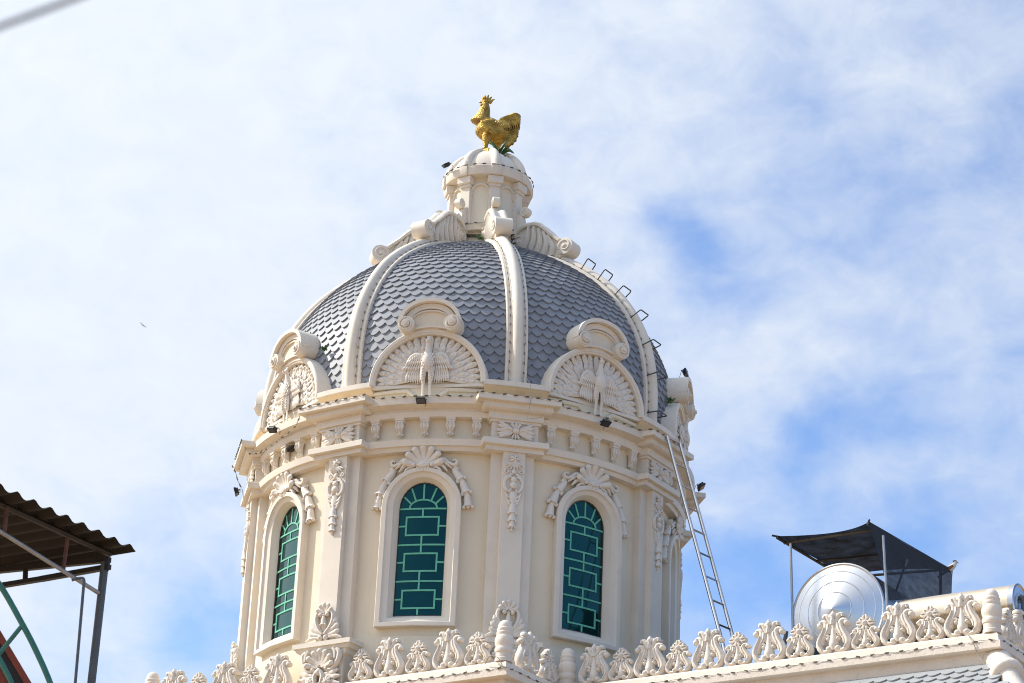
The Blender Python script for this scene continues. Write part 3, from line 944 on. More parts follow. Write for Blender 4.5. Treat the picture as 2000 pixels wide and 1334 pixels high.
for k in range(1):
    P = [(.135 * cos(a), 18.72 + .15 * sin(a)) for a in np.linspace(0, pi, 15)]
    ribbon(la, [(.15, 18.66), (.15, 18.70)] + [(.15 * cos(a), 18.71 + .15 * sin(a)) for a in np.linspace(.1, pi - .1, 15)] + [(-.15, 18.70), (-.15, 18.66)], .016, -.01, .035)
    for sg in (-1, 1):
        la.blob((sg * .15, 18.665, .02), (.02, .016, .025), 7, 4)
larch = la.mesh('arch_moulding', M_TRIM, bend(.585), 40)
for k in (-3, -2, -1, 0, 1, 2, 3):
    obj('pilaster', lpil, lan, rz=T0 + ST * k)
    obj('scroll', lsc, lan, rz=T0 + ST * k)
for k in (-2, -1, 0, 1, 2, 3):
    obj('arch_moulding', larch, lan, rz=T0 + ST * (k - .5))
cu = MB()
CP = cr([(.68, 19.15), (.62, 19.32), (.50, 19.49), (.34, 19.62), (.20, 19.70)], 14)
cu.lathe([tuple(p) for p in CP] + [(.02, 19.72)], 64)
for k in range(8):
    tk = T0 + ST * k
    P = [azv(tk) * (r + .012) + A(0, 0, z) for r, z in CP[:-1]]
    cu.tube(P, [.085, .08, .072, .062, .055], 9)
part('cupola', cu.mesh('cupola', M_TRIM), 0, lan)

# ------------------------------------------------------------------ golden rooster
RX, RY, RZ = .03, -.06, 19.715
rooster = thing('rooster_statue', 'golden rooster statue standing on the very top of the lantern', 'statue', (RX, RY, RZ))
ro = MB()
# local x right, y away, z up
def rt(P, r, d, seg=12, n=12):
    Q = cr(P, n)
    ro.tube(Q, r, seg, N=(0, 1, 0), dep=d)
rt([(-.10, 0, 1.01), (-.105, 0, .95), (-.10, 0, .88), (-.115, 0, .78), (-.14, 0, .68), (-.165, 0, .58)], [.046, .072, .086, .108, .148, .19], [.04, .06, .07, .09, .125, .155])
rt([(-.20, 0, .55), (-.16, 0, .53), (-.06, 0, .48), (.08, 0, .43), (.22, 0, .42), (.33, 0, .48)], [.11, .18, .225, .22, .165, .09], [.07, .155, .185, .175, .12, .07])
# tail mass: a flat fan
rt([(.10, 0, .44), (.24, 0, .47), (.36, 0, .57), (.42, 0, .66)], [.12, .13, .10, .05], [.09, .07, .05, .03])
rt([(.12, 0, .36), (.26, 0, .37), (.38, 0, .44), (.43, 0, .50)], [.12, .12, .09, .05], [.08, .055, .04, .025])
rt([(.08, 0, .32), (.18, 0, .29), (.28, 0, .29), (.33, 0, .34)], [.10, .10, .07, .04], [.08, .05, .03, .025])
for y, fx in ((-.075, -.06), (.085, .13)):
    ro.tube(cr([(fx + .03, y * .9, .36), (fx + .01, y, .25), (fx, y, .14), (fx, y, .02)], 9), [.11, .085, .05, .034], 10)
    for tx, ty in ((-.11, -.02), (-.10, .04), (-.09, -.07), (.06, 0)):
        ro.tube(cr([(fx, y, .03), (fx + tx * .6, y + ty * .6, .022), (fx + tx, y + ty, .008)], 5), [.026, .022, .01], 7)
body = MB(); body.merge(ro)
bm_ = body.mesh('rooster_body', M_GOLD, None, 60)
ob_body = obj('body', bm_, rooster)
mo_ = ob_body.modifiers.new('remesh', 'REMESH'); mo_.mode = 'VOXEL'; mo_.voxel_size = .011; mo_.use_smooth_shade = True
sm_ = ob_body.modifiers.new('smooth', 'SMOOTH'); sm_.iterations = 4; sm_.factor = .5
fe = MB()
rnd = random.Random(3)
def feather(p, dirv, ln, wd, side):
    """a small pointed leaf lying on the flank."""
    p = A(*p); dirv = unit(A(*dirv))
    nrm = A(0, side, 0)
    P = [p, p + dirv * ln * .5 + nrm * .008, p + dirv * ln]
    fe.tube(cr(P, 6), [wd * .5, wd, wd, wd * .9, wd * .6, wd * .12], 6, N=nrm, dep=[.010, .012, .012, .010, .008, .004])
for side in (-1, 1):
    # wing: overlapping tiers sweeping back
    for tier, (cnt, ln, z0, x0) in enumerate(((8, .11, .56, -.12), (8, .15, .52, -.09), (8, .19, .475, -.05), (7, .22, .42, -.01))):
        for k in range(cnt):
            t = k / (cnt - 1)
            feather((x0 - .04 + .17 * t, side * (.205 + .006 * (3 - tier) - .055 * t), z0 + .02 - .055 * (1 - t) * 1.3), (.75, side * -.03, -.72 + .25 * t + .05 * tier), ln * .85, .022, side)
    # saddle feathers hanging from the back to the tail root
    for row in range(2):
        for k in range(12):
            t = k / 11
            feather((.04 + .26 * t, side * (.14 - .05 * t + .02 * row), .55 + .085 * t - .07 * row), (.30 + .25 * t, side * .12, -.9), .12 + .05 * rnd.random(), .020, side)
    # main tail blades: a fan with a toothed lower border
    for k in range(15):
        t = k / 14
        ang = radians(52 - 112 * t)
        root = A(.16, side * .045, .42)
        ln = .335 - .045 * t + (.012 if k % 2 else 0)
        d_ = A(cos(ang), 0, sin(ang)); e_ = A(-sin(ang), 0, cos(ang))
        P = cr([root, root + d_ * ln * .5 + e_ * .025, root + d_ * ln * .9, root + d_ * ln * 1.02 - e_ * .03], 8)
        fe.tube(P, [.018, .026, .030, .032, .032, .028, .012], 6, N=(0, side, 0), dep=[.016, .018, .016, .012, .010, .008, .004])
    # curling sickles over the top of the tail
    for row in range(3):
        for k in range(7):
            t = k / 6
            bx, bz = .15 + .17 * t + .02 * row, .55 + .09 * t - .045 * row
            ax, az_ = .24 + .20 * t, .64 + .10 * t - .06 * row
            P = cr([(bx, side * .07, bz), ((bx + ax) / 2, side * (.095 - .01 * row), (bz + az_) / 2 + .05), (ax + .05, side * .085, az_ - .015), (ax + .065, side * .07, az_ - .10)], 9)
            fe.tube(P, [.016, .025, .028, .024, .006], 6, N=(0, side, 0), dep=.013)
    obj('feathers', fe.mesh('feathers', M_GOLD, None, 60), rooster); fe = MB()
hd = MB()
hd.blob((-.062, 0, .985), (.055, .048, .055), 12, 8)
hd.tube(cr([(-.10, 0, .985), (-.135, 0, .985), (-.165, 0, .972)], 6), [.032, .022, .004], 8)
for k, (x, z, ln, an) in enumerate(((-.095, 1.03, .07, 100), (-.07, 1.04, .10, 92), (-.035, 1.045, .115, 82), (-.005, 1.03, .10, 66), (.012, 1.0, .10, 45))):
    a = radians(an)
    hd.tube(cr([(x, 0, z - .03), (x + cos(a) * ln * .6, 0, z + sin(a) * ln * .6), (x + cos(a) * ln + .012, 0, z + sin(a) * ln)], 6), [.03, .022, .006], 7, N=(0, 1, 0), dep=[.02, .014, .006])
for sg in (-1, 1):
    hd.tube(cr([(-.10, sg * .018, .955), (-.118, sg * .024, .905), (-.108, sg * .022, .875)], 6), [.018, .026, .012], 8)
    hd.blob((-.07, sg * .045, .995), (.012, .008, .012), 7, 4)
obj('head', hd.mesh('head', M_GOLD, lambda x, y, z: (x * 1.05 - .040, y * 1.1, .98 + (z - .98) * .88 + .005), 60), rooster)
pl_ = MB(); pl_.tube([(0.03, 0, -.06), (.03, 0, .012)], [.2, .19], 20)
obj('base_plate', pl_.mesh('base_plate', M_GOLD), rooster)

# plant rooted beside the statue
def plant(name, label, leaves, mt, loc, cat='plant'):
    b = MB()
    for (P, wd) in leaves:
        Q = cr(P, 8)
        b.tube(Q, [wd * .7, wd * 1.5, wd * 1.7, wd * 1.3, wd * .3], 6, N=unit(np.cross(A(*Q[-1]) - A(*Q[0]), A(.2, .9, .3))), dep=[wd * .6, wd * .9, wd * .9, wd * .7, wd * .2])
    return thing(name, label, cat, loc, me=b.mesh(name, mt, None, 60))
plant('rooftop_plant', 'green fleshy-leaved plant sprouting at the golden rooster\'s feet', [
    ([(0, 0, 0), (-.08, -.05, .12), (-.17, -.08, .22)], .034), ([(0, 0, 0), (.05, -.06, .09), (.13, -.1, .20)], .030),
    ([(0, 0, 0), (-.02, -.09, -.04), (-.05, -.14, -.11)], .024), ([(.05, 0, 0), (.16, -.07, .04), (.26, -.1, -.03)], .03), ([(.05, 0, .0), (.13, -.05, .08), (.24, -.06, .02)], .028), ([(0, 0, 0), (.02, .05, .1), (.04, .08, .17)], .02),
    ([(.05, -.05, -.03), (.12, -.1, -.08), (.1, -.14, -.12)], .008)], M_LEAF, (.20, -.30, 19.60))

# ------------------------------------------------------------------ floodlights
def floodlight(loc, rz, tilt, label, roll=0.0):
    t = thing('floodlight', label, 'floodlight', tuple(loc), rz, 'black floodlights on the tower')
    t.scale = (.72, .72, .72)
    rot = Matrix.Rotation(tilt, 3, 'X') @ Matrix.Rotation(roll, 3, 'Y')
    def R(b):
        o = MB(); o.f = b.f; o.v = [tuple(rot @ Vector(p) + Vector((0, -.06, .06))) for p in b.v]
        return o
    b = MB()
    b.grid([[A(x * k, y, z * k) for x, z in ((-.10, -.075), (.10, -.075), (.10, .075), (-.10, .075))] for y, k in ((-.035, 1), (-.02, 1.03), (0, 1.0), (.03, .8))], closed=True, caps=True)
    for i in range(7):
        x = -.075 + .025 * i
        b.box((x - .005, .02, -.06), (x + .005, .055, .06))
    obj('housing', R(b).mesh('housing', M_BLACK, None, 30), t)
    b = MB(); b.box((-.085, -.0385, -.06), (.085, -.0365, .06)); obj('lamp_glass', R(b).mesh('lamp_glass', M_LAMPGLASS), t)
    b = MB(); b.tube(np.array([(-.118, 0, .0), (-.118, .0, .01), (-.112, .03, .02), (-.09, .085, .03), (.09, .085, .03), (.112, .03, .02), (.118, 0, .01)]) + A(0, -.06, .06), .009, 6)
    obj('bracket', b.mesh('bracket', M_BLACK), t)
    b = MB(); b.tube(cr([(.02, -.02, .06), (.05, .05, .12), (.08, .09, .05), (.05, .10, -.02)], 10), .006, 6)
    obj('power_lead', b.mesh('power_lead', M_BLACK), t)
def P3(az, R, z):
    return azv(radians(az)) * R + A(0, 0, z)
floodlight(P3(-54, .80, 19.19), radians(-50), radians(-55), 'black floodlight at the left rim of the small lantern, below the rooster', .5)
floodlight(P3(-12.3, 3.66, 13.66), radians(-12), radians(58), 'black floodlight hanging under the cornice below the middle peacock gable')
floodlight(P3(-56, 3.68, 13.66), radians(-50), radians(58), 'black floodlight under the cornice edge below the left peacock gable', .25)
floodlight(P3(32.3, 3.68, 13.63), radians(33), radians(60), 'black floodlight on the cornice below the right-hand front peacock gable')
floodlight(P3(77, 3.72, 13.53), radians(80), radians(50), 'black floodlight poking out beyond the top of the steel ladder', .4)
floodlight(P3(77.9, 3.44, 15.52), radians(70), radians(-10), 'black floodlight on top of the scroll of the far right gable')
floodlight(P3(-102, 3.50, 15.22), radians(-100), radians(-15), 'black floodlight on the scroll at the far left edge of the dome', .3)
floodlight(P3(-82, 3.70, 13.17), radians(-88), radians(20), 'small black floodlight at the left edge of the tower on a pilaster block')

# ------------------------------------------------------------------ light strings
lm = MB()
lm.box((-.028, -.009, -.009), (.028, .007, .009)); lm.box((-.017, -.012, -.006), (-.004, -.008, .006)); lm.box((.005, -.012, -.006), (.018, -.008, .006))
led_mesh = lm.mesh('led_module', M_LED, None, 30)
def string(label, P, step, out, wire_r=.0045, cat='light string', group='strings of led modules', modules=True, scale=1.0, jit=.008):
    P = np.asarray(P, float)
    wire = MB()
    sg_ = np.linalg.norm(np.diff(P, axis=0), axis=1); cum = np.concatenate([[0], np.cumsum(sg_)])
    n = max(2, int(cum[-1] / step))
    rn = random.Random(len(label))
    ss = np.linspace(step * .3, cum[-1] - step * .3, n)
    pts = []
    o = thing('light_string', label, cat, tuple(P[0]), 0, group)
    for s in np.linspace(0, cum[-1], max(n * 3, 6)):
        p = A(*[np.interp(s, cum, P[:, i]) for i in range(3)])
        pts.append(p - P[0] + A(rn.uniform(-jit, jit), rn.uniform(-jit, jit), rn.uniform(-jit * 1.6, jit)))
    wire.tube(np.array(pts), wire_r, 5)
    obj('wire', wire.mesh('wire', M_WIRE), o)
    if modules:
        for s in ss:
            p = A(*[np.interp(s, cum, P[:, i]) for i in range(3)])
            q = A(*[np.interp(min(cum[-1], s + .02), cum, P[:, i]) for i in range(3)]) - A(*[np.interp(max(0, s - .02), cum, P[:, i]) for i in range(3)])
            x = unit(q); y = -(out(p) if callable(out) else A(*out)); y = unit(y - x * (x @ y)); z = np.cross(x, y)
            a = rn.uniform(-.35, .35)
            x, z = x * cos(a) + z * sin(a), z * cos(a) - x * sin(a)
            mtx = Matrix(((x[0], y[0], z[0], 0), (x[1], y[1], z[1], 0), (x[2], y[2], z[2], 0), (0, 0, 0, 1)))
            c_ = obj('led_module', led_mesh, o)
            sc_ = Matrix.Diagonal((scale, scale, scale, 1))
            c_.matrix_basis = Matrix.Translation(Vector(p - P[0])) @ mtx @ sc_
    return o
radial_out = lambda p: unit(A(p[0], p[1], 0))
def cornice_path(k):
    tk = T0 + ST * k
    return [azu(tk) * u + azv(tk) * 3.79 + A(0, 0, 13.805) for u in (-.63, -.2, .2, .63)]
def bay_path(k, sag=0.0, a0=.20, a1=.20):
    tw = T0 + ST * (k + .5)
    return [azv(tw + x) * 3.648 + A(0, 0, 13.795 - sag * sin(pi * (x + a0) / (a0 + a1))) for x in np.linspace(-a0, a1, 9)]
string('wavy light string along the cornice between the two front pilasters', cornice_path(-1) + bay_path(-1) + cornice_path(0)[:1], .16, radial_out, .0045)
string('light string along the cornice right of the front pilaster to the ladder', cornice_path(0) + bay_path(0) + cornice_path(1)[:3], .16, radial_out, .0045)
string('light string climbing the cornice at the far left of the tower', [azu(T0 - 2 * ST) * u + azv(T0 - 2 * ST) * 3.79 + A(0, 0, 13.805) for u in (-.3, 0, .3, .63)], .1, radial_out, .0045)
tl = T0 - ST
P = cr([azu(tl) * -.55 + azv(tl) * 3.80 + A(0, 0, 13.80), azv(tl - .22) * 3.67 + A(0, 0, 13.64), azv(tl - .36) * 3.60 + A(0, 0, 13.56), azv(tl - .5) * 3.58 + A(0, 0, 13.55), azv(tl - .64) * 3.66 + A(0, 0, 13.62), azu(T0 - 2 * ST) * .6 + azv(T0 - 2 * ST) * 3.80 + A(0, 0, 13.79)], 24)
string('slack light string drooping below the cornice under the left peacock gable', P, .17, radial_out, .006)
P = cr([azu(T0 - 2 * ST) * -.1 + azv(T0 - 2 * ST) * 3.84 + A(0, 0, 13.62), azv(T0 - 2 * ST) * 3.80 + A(0, 0, 13.5), azv(T0 - 2 * ST) * 3.74 + A(0, 0, 13.35), azv(T0 - 2 * ST) * 3.68 + A(0, 0, 13.24)], 10)
string('short cable hanging down the far left edge of the cornice', P, .1, radial_out, .006)
P = cr([azv(T0 + .03) * 3.44 + A(0, 0, 14.3), azv(T0 + .045) * 3.68 + A(0, 0, 14.05), azv(T0 + .04) * 3.82 + A(0, 0, 13.75), azv(T0 + .02) * 3.83 + A(0, 0, 13.45), azv(T0 + .05) * 3.83 + A(0, 0, 13.46), azv(T0 + .09) * 3.83 + A(0, 0, 13.50)], 22)
string('thin loose wire hanging below the foot of the front rib', P, .5, radial_out, .005, modules=False, cat='wire', group=None)
for k, sg, lab in ((-1, 1, 'light string in the right groove of the left front rib'), (0, -1, 'light string in the left groove of the front rib'), (0, 1, 'light string in the right groove of the front rib'), (1, -1, 'light string in the groove of the rib with the climbing rungs')):
    P = []
    for s in np.linspace(.1, ARC[-1] - .75, 30):
        r, z = prof_at(s); t, nr = prof_nrm(s)
        P.append(azu(T0 + ST * k) * sg * .115 + azv(T0 + ST * k) * (r + nr[0] * .095) + A(0, 0, z + nr[1] * .095))
    string(lab, P, .155, radial_out, .004, scale=.72, jit=.006)
string('light string around the top edge of the small lantern', [azv(a) * .772 + A(OX, 0, 19.160) for a in np.radians(np.linspace(-105, 105, 30))], .155, radial_out, .0045, scale=1.05)
string('light string around the foot of the small lantern', [azv(a) * .755 + A(OX, 0, 18.07) for a in np.radians(np.linspace(-28, 2, 8))], .13, radial_out, .006, scale=.9)
w_ = MB()
for j in range(3):
    w_.tube(cr([azv(radians(a)) * .69 + A(OX, 0, 17.90 - .02 * j - .03 * sin((a + 30) / 60 * pi)) for a in (-33, -20, -5, 8)], 14), .007, 5)
thing('cable_bundle', 'dark sagging cables around the neck below the lantern ledge', 'cable', me=w_.mesh('cable_bundle', M_BLACK))
w_ = MB()
for j in range(5):
    b0 = azv(T0 + .34) * (.86 + .03 * j) + A(0, 0, 18.02 - .09 * j)
    w_.tube(cr([b0, b0 + azv(T0 + .3) * .06 + azu(T0) * .04, b0 + azv(T0) * .05 + A(0, 0, -.05), b0 + azu(T0) * .03 + A(0, 0, -.09)], 9), .009, 5)
thing('cable_tangle', 'tangle of black wires right of the front acanthus scroll', 'cable', me=w_.mesh('cable_tangle', M_BLACK))

# nest, weeds
nb = MB(); nb.blob((0, 0, 0), (.07, .055, .055), 14, 9); nb.blob((.035, -.02, .02), (.05, .045, .04), 10, 7); nb.blob((-.03, -.02, -.03), (.035, .03, .03), 10, 7)
thing('bird_nest', 'dark mud nest stuck beside a corbel under the left cornice', 'nest', tuple(P3(-54.3, 3.43, 13.43)), me=nb.mesh('bird_nest', M_NEST))
def weed(label, loc, n, ln, mt, seed, wd=.012):
    r = random.Random(seed)
    L_ = []
    for i in range(n):
        d = A(r.uniform(-1, 1), r.uniform(-1, .3), r.uniform(.1, 1.2)); d = unit(d) * ln * r.uniform(.5, 1)
        s_ = A(r.uniform(-.04, .04), r.uniform(-.04, .04), 0)
        L_.append(([tuple(s_), tuple(s_ + d * .6 + A(0, 0, .02)), tuple(s_ + d - A(0, 0, .03))], wd * r.uniform(.7, 1.4)))
    plant('weed', label, L_, mt, tuple(loc))
weed('dark green weed growing behind the left gable scroll', P3(-44.5, 3.36, 14.93), 5, .09, M_LEAF, 1, .018)
weed('small bright green weed at the foot of the lantern', P3(-3, .86, 17.72), 7, .07, M_LEAF2, 2, .014)
weed('dark straggly weed at the right edge of the dome behind the far gable', P3(67, 3.36, 14.80), 8, .11, M_LEAF, 3, .014)

# ------------------------------------------------------------------ the house with its balustraded roof
HB = -1.6
house = thing('house', 'cream house with a balustraded flat roof and grey scale-tiled mansard below the tower', 'house', (0, 0, HB))
def hpart(name, me, parent=None, loc=None, rz=0.0):
    return obj(name, me, parent or house, loc if loc is not None else (0, 0, 1.6), rz)
ZB = 9.48
# outline of the coping centre line in (n, d): far left, projecting bay, step back, right corner, rear
n1, n2, dL, dR, dE = 3.46, 1.94, -3.28, 3.10, 9.66
hw = MB()
def wallbox(m, na, nb, da, db, z0, z1):
    P = [H(na, da, 0), H(na, db, 0), H(nb, db, 0), H(nb, da, 0)]
    vs = [p + A(0, 0, z0) for p in P] + [p + A(0, 0, z1) for p in P]
    m.add(vs, [(0, 1, 2, 3), (4, 5, 6, 7), (0, 1, 5, 4), (1, 2, 6, 5), (2, 3, 7, 6), (3, 0, 4, 7)])
wallbox(hw, n1 + .03, -6, dL - .03, dR + .03, -1.6, 9.36)
wallbox(hw, n2 + .03, -6.003, dR + .02, dE + .03, -1.6, 9.362)
wallbox(hw, n2 + .03, -6.003, -9.6, dL - .02, -1.6, 9.362)
hpart('house_wall', hw.mesh('house_wall', M_WALL, smooth=0))
# coping: profile swept round the plan
def sweep_plan(m, plan, prof):
    """plan: list of (n, d); prof: (offset outwards, z); mitred corners."""
    plan = np.asarray(plan, float); k = len(plan)
    rows = []
    for i in range(k):
        t0_ = unit(plan[i] - plan[i - 1]) if i > 0 else unit(plan[1] - plan[0])
        t1_ = unit(plan[i + 1] - plan[i]) if i < k - 1 else t0_
        o0 = A(t0_[1], -t0_[0]); o1 = A(t1_[1], -t1_[0])
        mt = unit(o0 + o1); sc_ = 1 / max(.3, mt @ o0)
        rows.append([H(plan[i][0] + mt[0] * o * sc_, plan[i][1] + mt[1] * o * sc_, z) for o, z in prof])
    m.grid(rows, closed=True, caps=True)
PLAN = [(-5.8, -9.6), (n2, -9.6), (n2, dL), (n1, dL), (n1, dR), (n2, dR), (n2, dE), (-5.8, dE)]
# outward side: check sign with the front run (travel +d, outward +n)
cp = MB()
sweep_plan(cp, PLAN, [(-.22, 9.0), (.034, 9.0), (.034, 9.23), (.15, 9.235), (.165, 9.245), (.165, 9.335), (.135, 9.342), (.112, 9.44), (.075, 9.472), (-.10, 9.48), (-.22, 9.46)])
hpart('coping', cp.mesh('coping', M_COPING, None, 30))
dk = MB(); wallbox(dk, n1 - .2, -5.9, dL + .2, dR - .2, 9.363, 9.40); wallbox(dk, n2 - .2, -5.9, dR - .205, dE - .2, 9.363, 9.402); wallbox(dk, n2 - .2, -5.9, -9.4, dL + .205, 9.363, 9.402)
hpart('roof_deck', dk.mesh('roof_deck', M_ROOFDECK, smooth=0))

# balusters
def lyre(m, kx, ky):
    for sg in (-1, 1):
        def q(x, y):
            return (sg * x * kx, y * ky)
        m.stroke([q(.03, .04), q(.12, .02), q(.195, .06), q(.212, .16), q(.178, .255), q(.135, .33), q(.108, .40), q(.112, .455), q(.15, .485), q(.195, .47)], [.032 * kx, .036 * kx, .043 * kx, .048 * kx, .048 * kx, .046 * kx, .044 * kx, .044 * kx, .038 * kx, .026 * kx], [.05, .06, .065, .065, .06, .055, .055, .055, .05, .045], 0, 26, 8)
        m.stroke([q(.165, .05), q(.215, .13), q(.20, .22), q(.155, .31), q(.125, .39)], [.010 * kx, .018 * kx, .018 * kx, .014 * kx, .008], .084, 0, 14, 6)
        m.blob((*q(.196, .432), 0), (.048 * kx, .048 * ky / max(ky, .8) , .06), 10, 7)
        m.blob((*q(.064, .058), .0), (.050 * kx, .050 * ky / max(ky, .8), .075), 10, 7)
        m.stroke([q(.070, .44), q(.078, .36), q(.11, .29), q(.13, .235)], [.024 * kx, .034 * kx, .030 * kx, .010], .06, 0, 10, 7)
        m.stroke([q(.085, .29), q(.052, .345), q(.045, .43)], [.010, .028 * kx, .024 * kx], .055, 0, 8, 7)
        m.stroke([q(.055, .235), q(.09, .27), q(.13, .245), q(.155, .195), q(.16, .13)], [.020 * kx, .036 * kx, .036 * kx, .028 * kx, .014 * kx], .055, 0, 12, 7)
        m.blob((*q(.074, .21), 0), (.038 * kx, .034 * ky, .065), 9, 6)
    for sg in (-1, 1):
        m.prism([(sg * x * kx, y * ky) for x, y in ((.0, .27), (.06, .29), (.11, .31), (.15, .30), (.135, .34), (.11, .40), (.11, .45), (.0, .46))], -.03, .03)
    m.stroke([(0, .04 * ky), (0, .12 * ky), (0, .18 * ky), (0, .28 * ky), (0, .38 * ky), (0, .44 * ky)], [.045 * kx, .072 * kx, .066 * kx, .042 * kx, .034 * kx, .040 * kx], [.05, .075, .07, .055, .045, .05], 0, 16, 10)
tb = MB()
lyre(tb, 1.0, 1.0)
tb.leaf([(0, .43), (0, .53), (0, .635)], .050, .06, .025, 9, tip=.15, base=.7)
tb.stroke([(0, .48), (0, .58)], [.016, .020], .085, .0, 5, 6)
for sg in (-1, 1):
    tb.leaf([(sg * .020, .43), (sg * .055, .51), (sg * .036, .605)], .044, .055, .0, 9, tip=.2, base=.7)
    tb.stroke([(sg * .02, .43), (sg * .06, .495), (sg * .092, .56), (sg * .128, .57), (sg * .140, .535)], [.030, .038, .040, .032, .018], .055, 0, 12, 7)
tulip_mesh = tb.mesh('tulip_baluster', M_ORN, lambda u, v, w_: (u, -w_, v * .915), 55)
fb = MB()
lyre(fb, .80, .64)
for k in range(8):
    a = pi / 2 + k * pi / 4
    d = A(cos(a), sin(a))
    c0 = A(0, .392)
    ln = .126 if k % 2 == 0 else .104
    for sd_ in (-1, 1):
        e = A(-d[1], d[0]) * sd_
        fb.stroke([c0 + d * .03, c0 + d * ln * .62 + e * .024, c0 + d * ln * .92 + e * .016, c0 + d * ln], [.010, .021, .017, .008], [.05, .06, .05, .03], 0, 8, 6)
    fb.stroke([c0 + d * .02, c0 + d * ln * .85], [.016, .014], [.035, .03], 0, 4, 5)
fb.blob((0, .392, 0), (.042, .042, .085), 10, 7)
flower_mesh = fb.mesh('flower_baluster', M_ORN, lambda u, v, w_: (u, -w_, v * .90), 55)
fp = MB()
fp.lathe([(.0, -.02), (.150, -.02), (.150, .03), (.137, .04), (.137, .115), (.153, .125), (.160, .15), (.158, .18), (.142, .20), (.142, .215), (.158, .25), (.163, .29), (.158, .335), (.142, .375), (.132, .385), (.140, .40), (.140, .425), (.128, .435), (.128, .45), (.136, .465), (.134, .485), (.120, .497), (.118, .53), (.105, .565), (.08, .595), (.045, .615), (.0, .625)], 32)
finial_mesh = fp.mesh('newel_finial', M_COPING, lambda x, y, z: (x * .83, y * .83, z * .945), 35)
def put(me, name, n, d, rz):
    p = H(n, d, ZB + 1.6 + .012)
    o = hpart(name, me, None, tuple(p), rz)
    return o
azn = T0 - ST
seq = [(-2.84, 't'), (-2.36, 'f'), (-1.86, 't'), (-1.36, 'f'), (-.86, 't'), (.655, 'f'), (1.155, 't'), (1.66, 'f'), (2.17, 't'), (2.67, 'f')]
for d, k in seq:
    put(tulip_mesh if k == 't' else flower_mesh, 'tulip_baluster' if k == 't' else 'flower_baluster', n1, d, azn)
put(finial_mesh, 'newel_finial', n1, dL, 0); put(finial_mesh, 'newel_finial', n1, dR, 0)
for n_, k in ((2.86, 't'), (2.34, 'f')):
    put(tulip_mesh if k == 't' else flower_mesh, 'tulip_baluster' if k == 't' else 'flower_baluster', n_, dR, azn + pi / 2)
put(finial_mesh, 'newel_finial', n2 - .02, dR + .08, 0)
for i in range(1, 14):
    k = 't' if i % 2 == 1 else 'f'
    put(tulip_mesh if k == 't' else flower_mesh, 'tulip_baluster' if k == 't' else 'flower_baluster', n2, (3.65, 4.10, 4.56, 5.02, 5.49, 5.95, 6.43, 6.89, 7.40, 7.87, 8.34, 8.80, 9.25)[i - 1], azn)
put(finial_mesh, 'newel_finial', n2, dE, 0)
for i, k in enumerate('ftftft'):
    put(tulip_mesh if k == 't' else flower_mesh, 'tulip_baluster' if k == 't' else 'flower_baluster', n2 - .5 - .47 * i, dE, azn + pi / 2)

# mansard below the right run with hip roll at the corner
ma = MB()
mz0 = 9.015
def mans(n_off, d, zdrop):
    return H(n2 + .06 + n_off, d, mz0 - zdrop)
SL = (.72, .69)                          # outward, downward per metre of slope
ma_base = MB()
ma_base.add([H(n2 + .04, 3.3, mz0), H(n2 + .04, dE - .12, mz0), H(n2 + .04 + SL[0] * 1.9, dE - .12 + 1.33, mz0 - SL[1] * 1.9), H(n2 + .04 + SL[0] * 1.9, 3.3, mz0 - SL[1] * 1.9)], [(0, 1, 2, 3)])
ma_o = hpart('mansard_roof', ma_base.mesh('mansard_roof', M_TILE2, smooth=0))
for r in range(14):
    s_ = r * .136
    for i in range(-60, 2):
        d = dE + .0 + s_ * .55 + (i + .5 * (r % 2)) * .19
        if d < 3.42 or d > dE + .0 + s_ * .6:
            continue
        jit = random.uniform(-.001, .001)
        def pos(uu, ss, h, d=d, s_=s_):
            q = s_ + .22 - ss
            return H(n2 + .05 + SL[0] * q + SL[1] * h, d + uu, mz0 + .05 - SL[1] * q + SL[0] * h)
        scale_tile(ma, pos, .19, .22, .026, .018, jit)
obj('roof_tile', ma.mesh('roof_tile', M_TILE2, None, 30, recalc=False), ma_o)
# end face of the mansard (turning the corner)
me_ = MB(); me_.add([H(n2 + .04, dE - .1, mz0), H(-5.8, dE - .1, mz0), H(-5.8, dE + 1.3, mz0 - 1.38), H(n2 + 1.48, dE + 1.3, mz0 - 1.38)], [(0, 1, 2, 3)])
hpart('mansard_end', me_.mesh('mansard_end', M_TILE2, smooth=0))
hr = MB()
h0 = H(n2 - .03, dE + .06, 9.10); hv = unit(H(.72, .66, -.86))
hr.tube(cr([h0 - hv * .25 - A(0, 0, .1), h0, h0 + hv * .16, h0 + hv * .34], 10), [.165, .175, .18, .185], 18)
hr.tube(cr([h0 + hv * .28, h0 + hv * .31, h0 + hv * .40, h0 + hv * .44], 9), [.185, .225, .225, .18], 18)
hr.tube([h0 + hv * .42, h0 + hv * .48, h0 + hv * 2.2], [.15, .125, .125], 16)
hip = hpart('hip_roll', hr.mesh('hip_roll', M_COPING, None, 40))
ht = MB()
for sgn, ax in ((1, 0), (-1, 1)):
    side = -DD if ax == 0 else -NN
    for (o0, o1, s0_, s1_, up) in ((.0, .34, .0, .30, .10), (.0, .26, .30, 2.2, .04)):
        b0 = h0 + side * o0 - A(0, 0, .10); 
        q = [b0 + hv * s0_, b0 + side * (o1 - o0) + hv * s0_, b0 + side * (o1 - o0) + hv * s1_, b0 + hv * s1_]
        ht.add([p for p in q] + [p + A(0, 0, up) + (NN if ax == 0 else DD) * .05 for p in q], [(0, 1, 2, 3), (4, 5, 6, 7), (0, 1, 5, 4), (1, 2, 6, 5), (2, 3, 7, 6), (3, 0, 4, 7)])
obj('hip_flashing', ht.mesh('hip_flashing', M_COPING, smooth=0), hip)

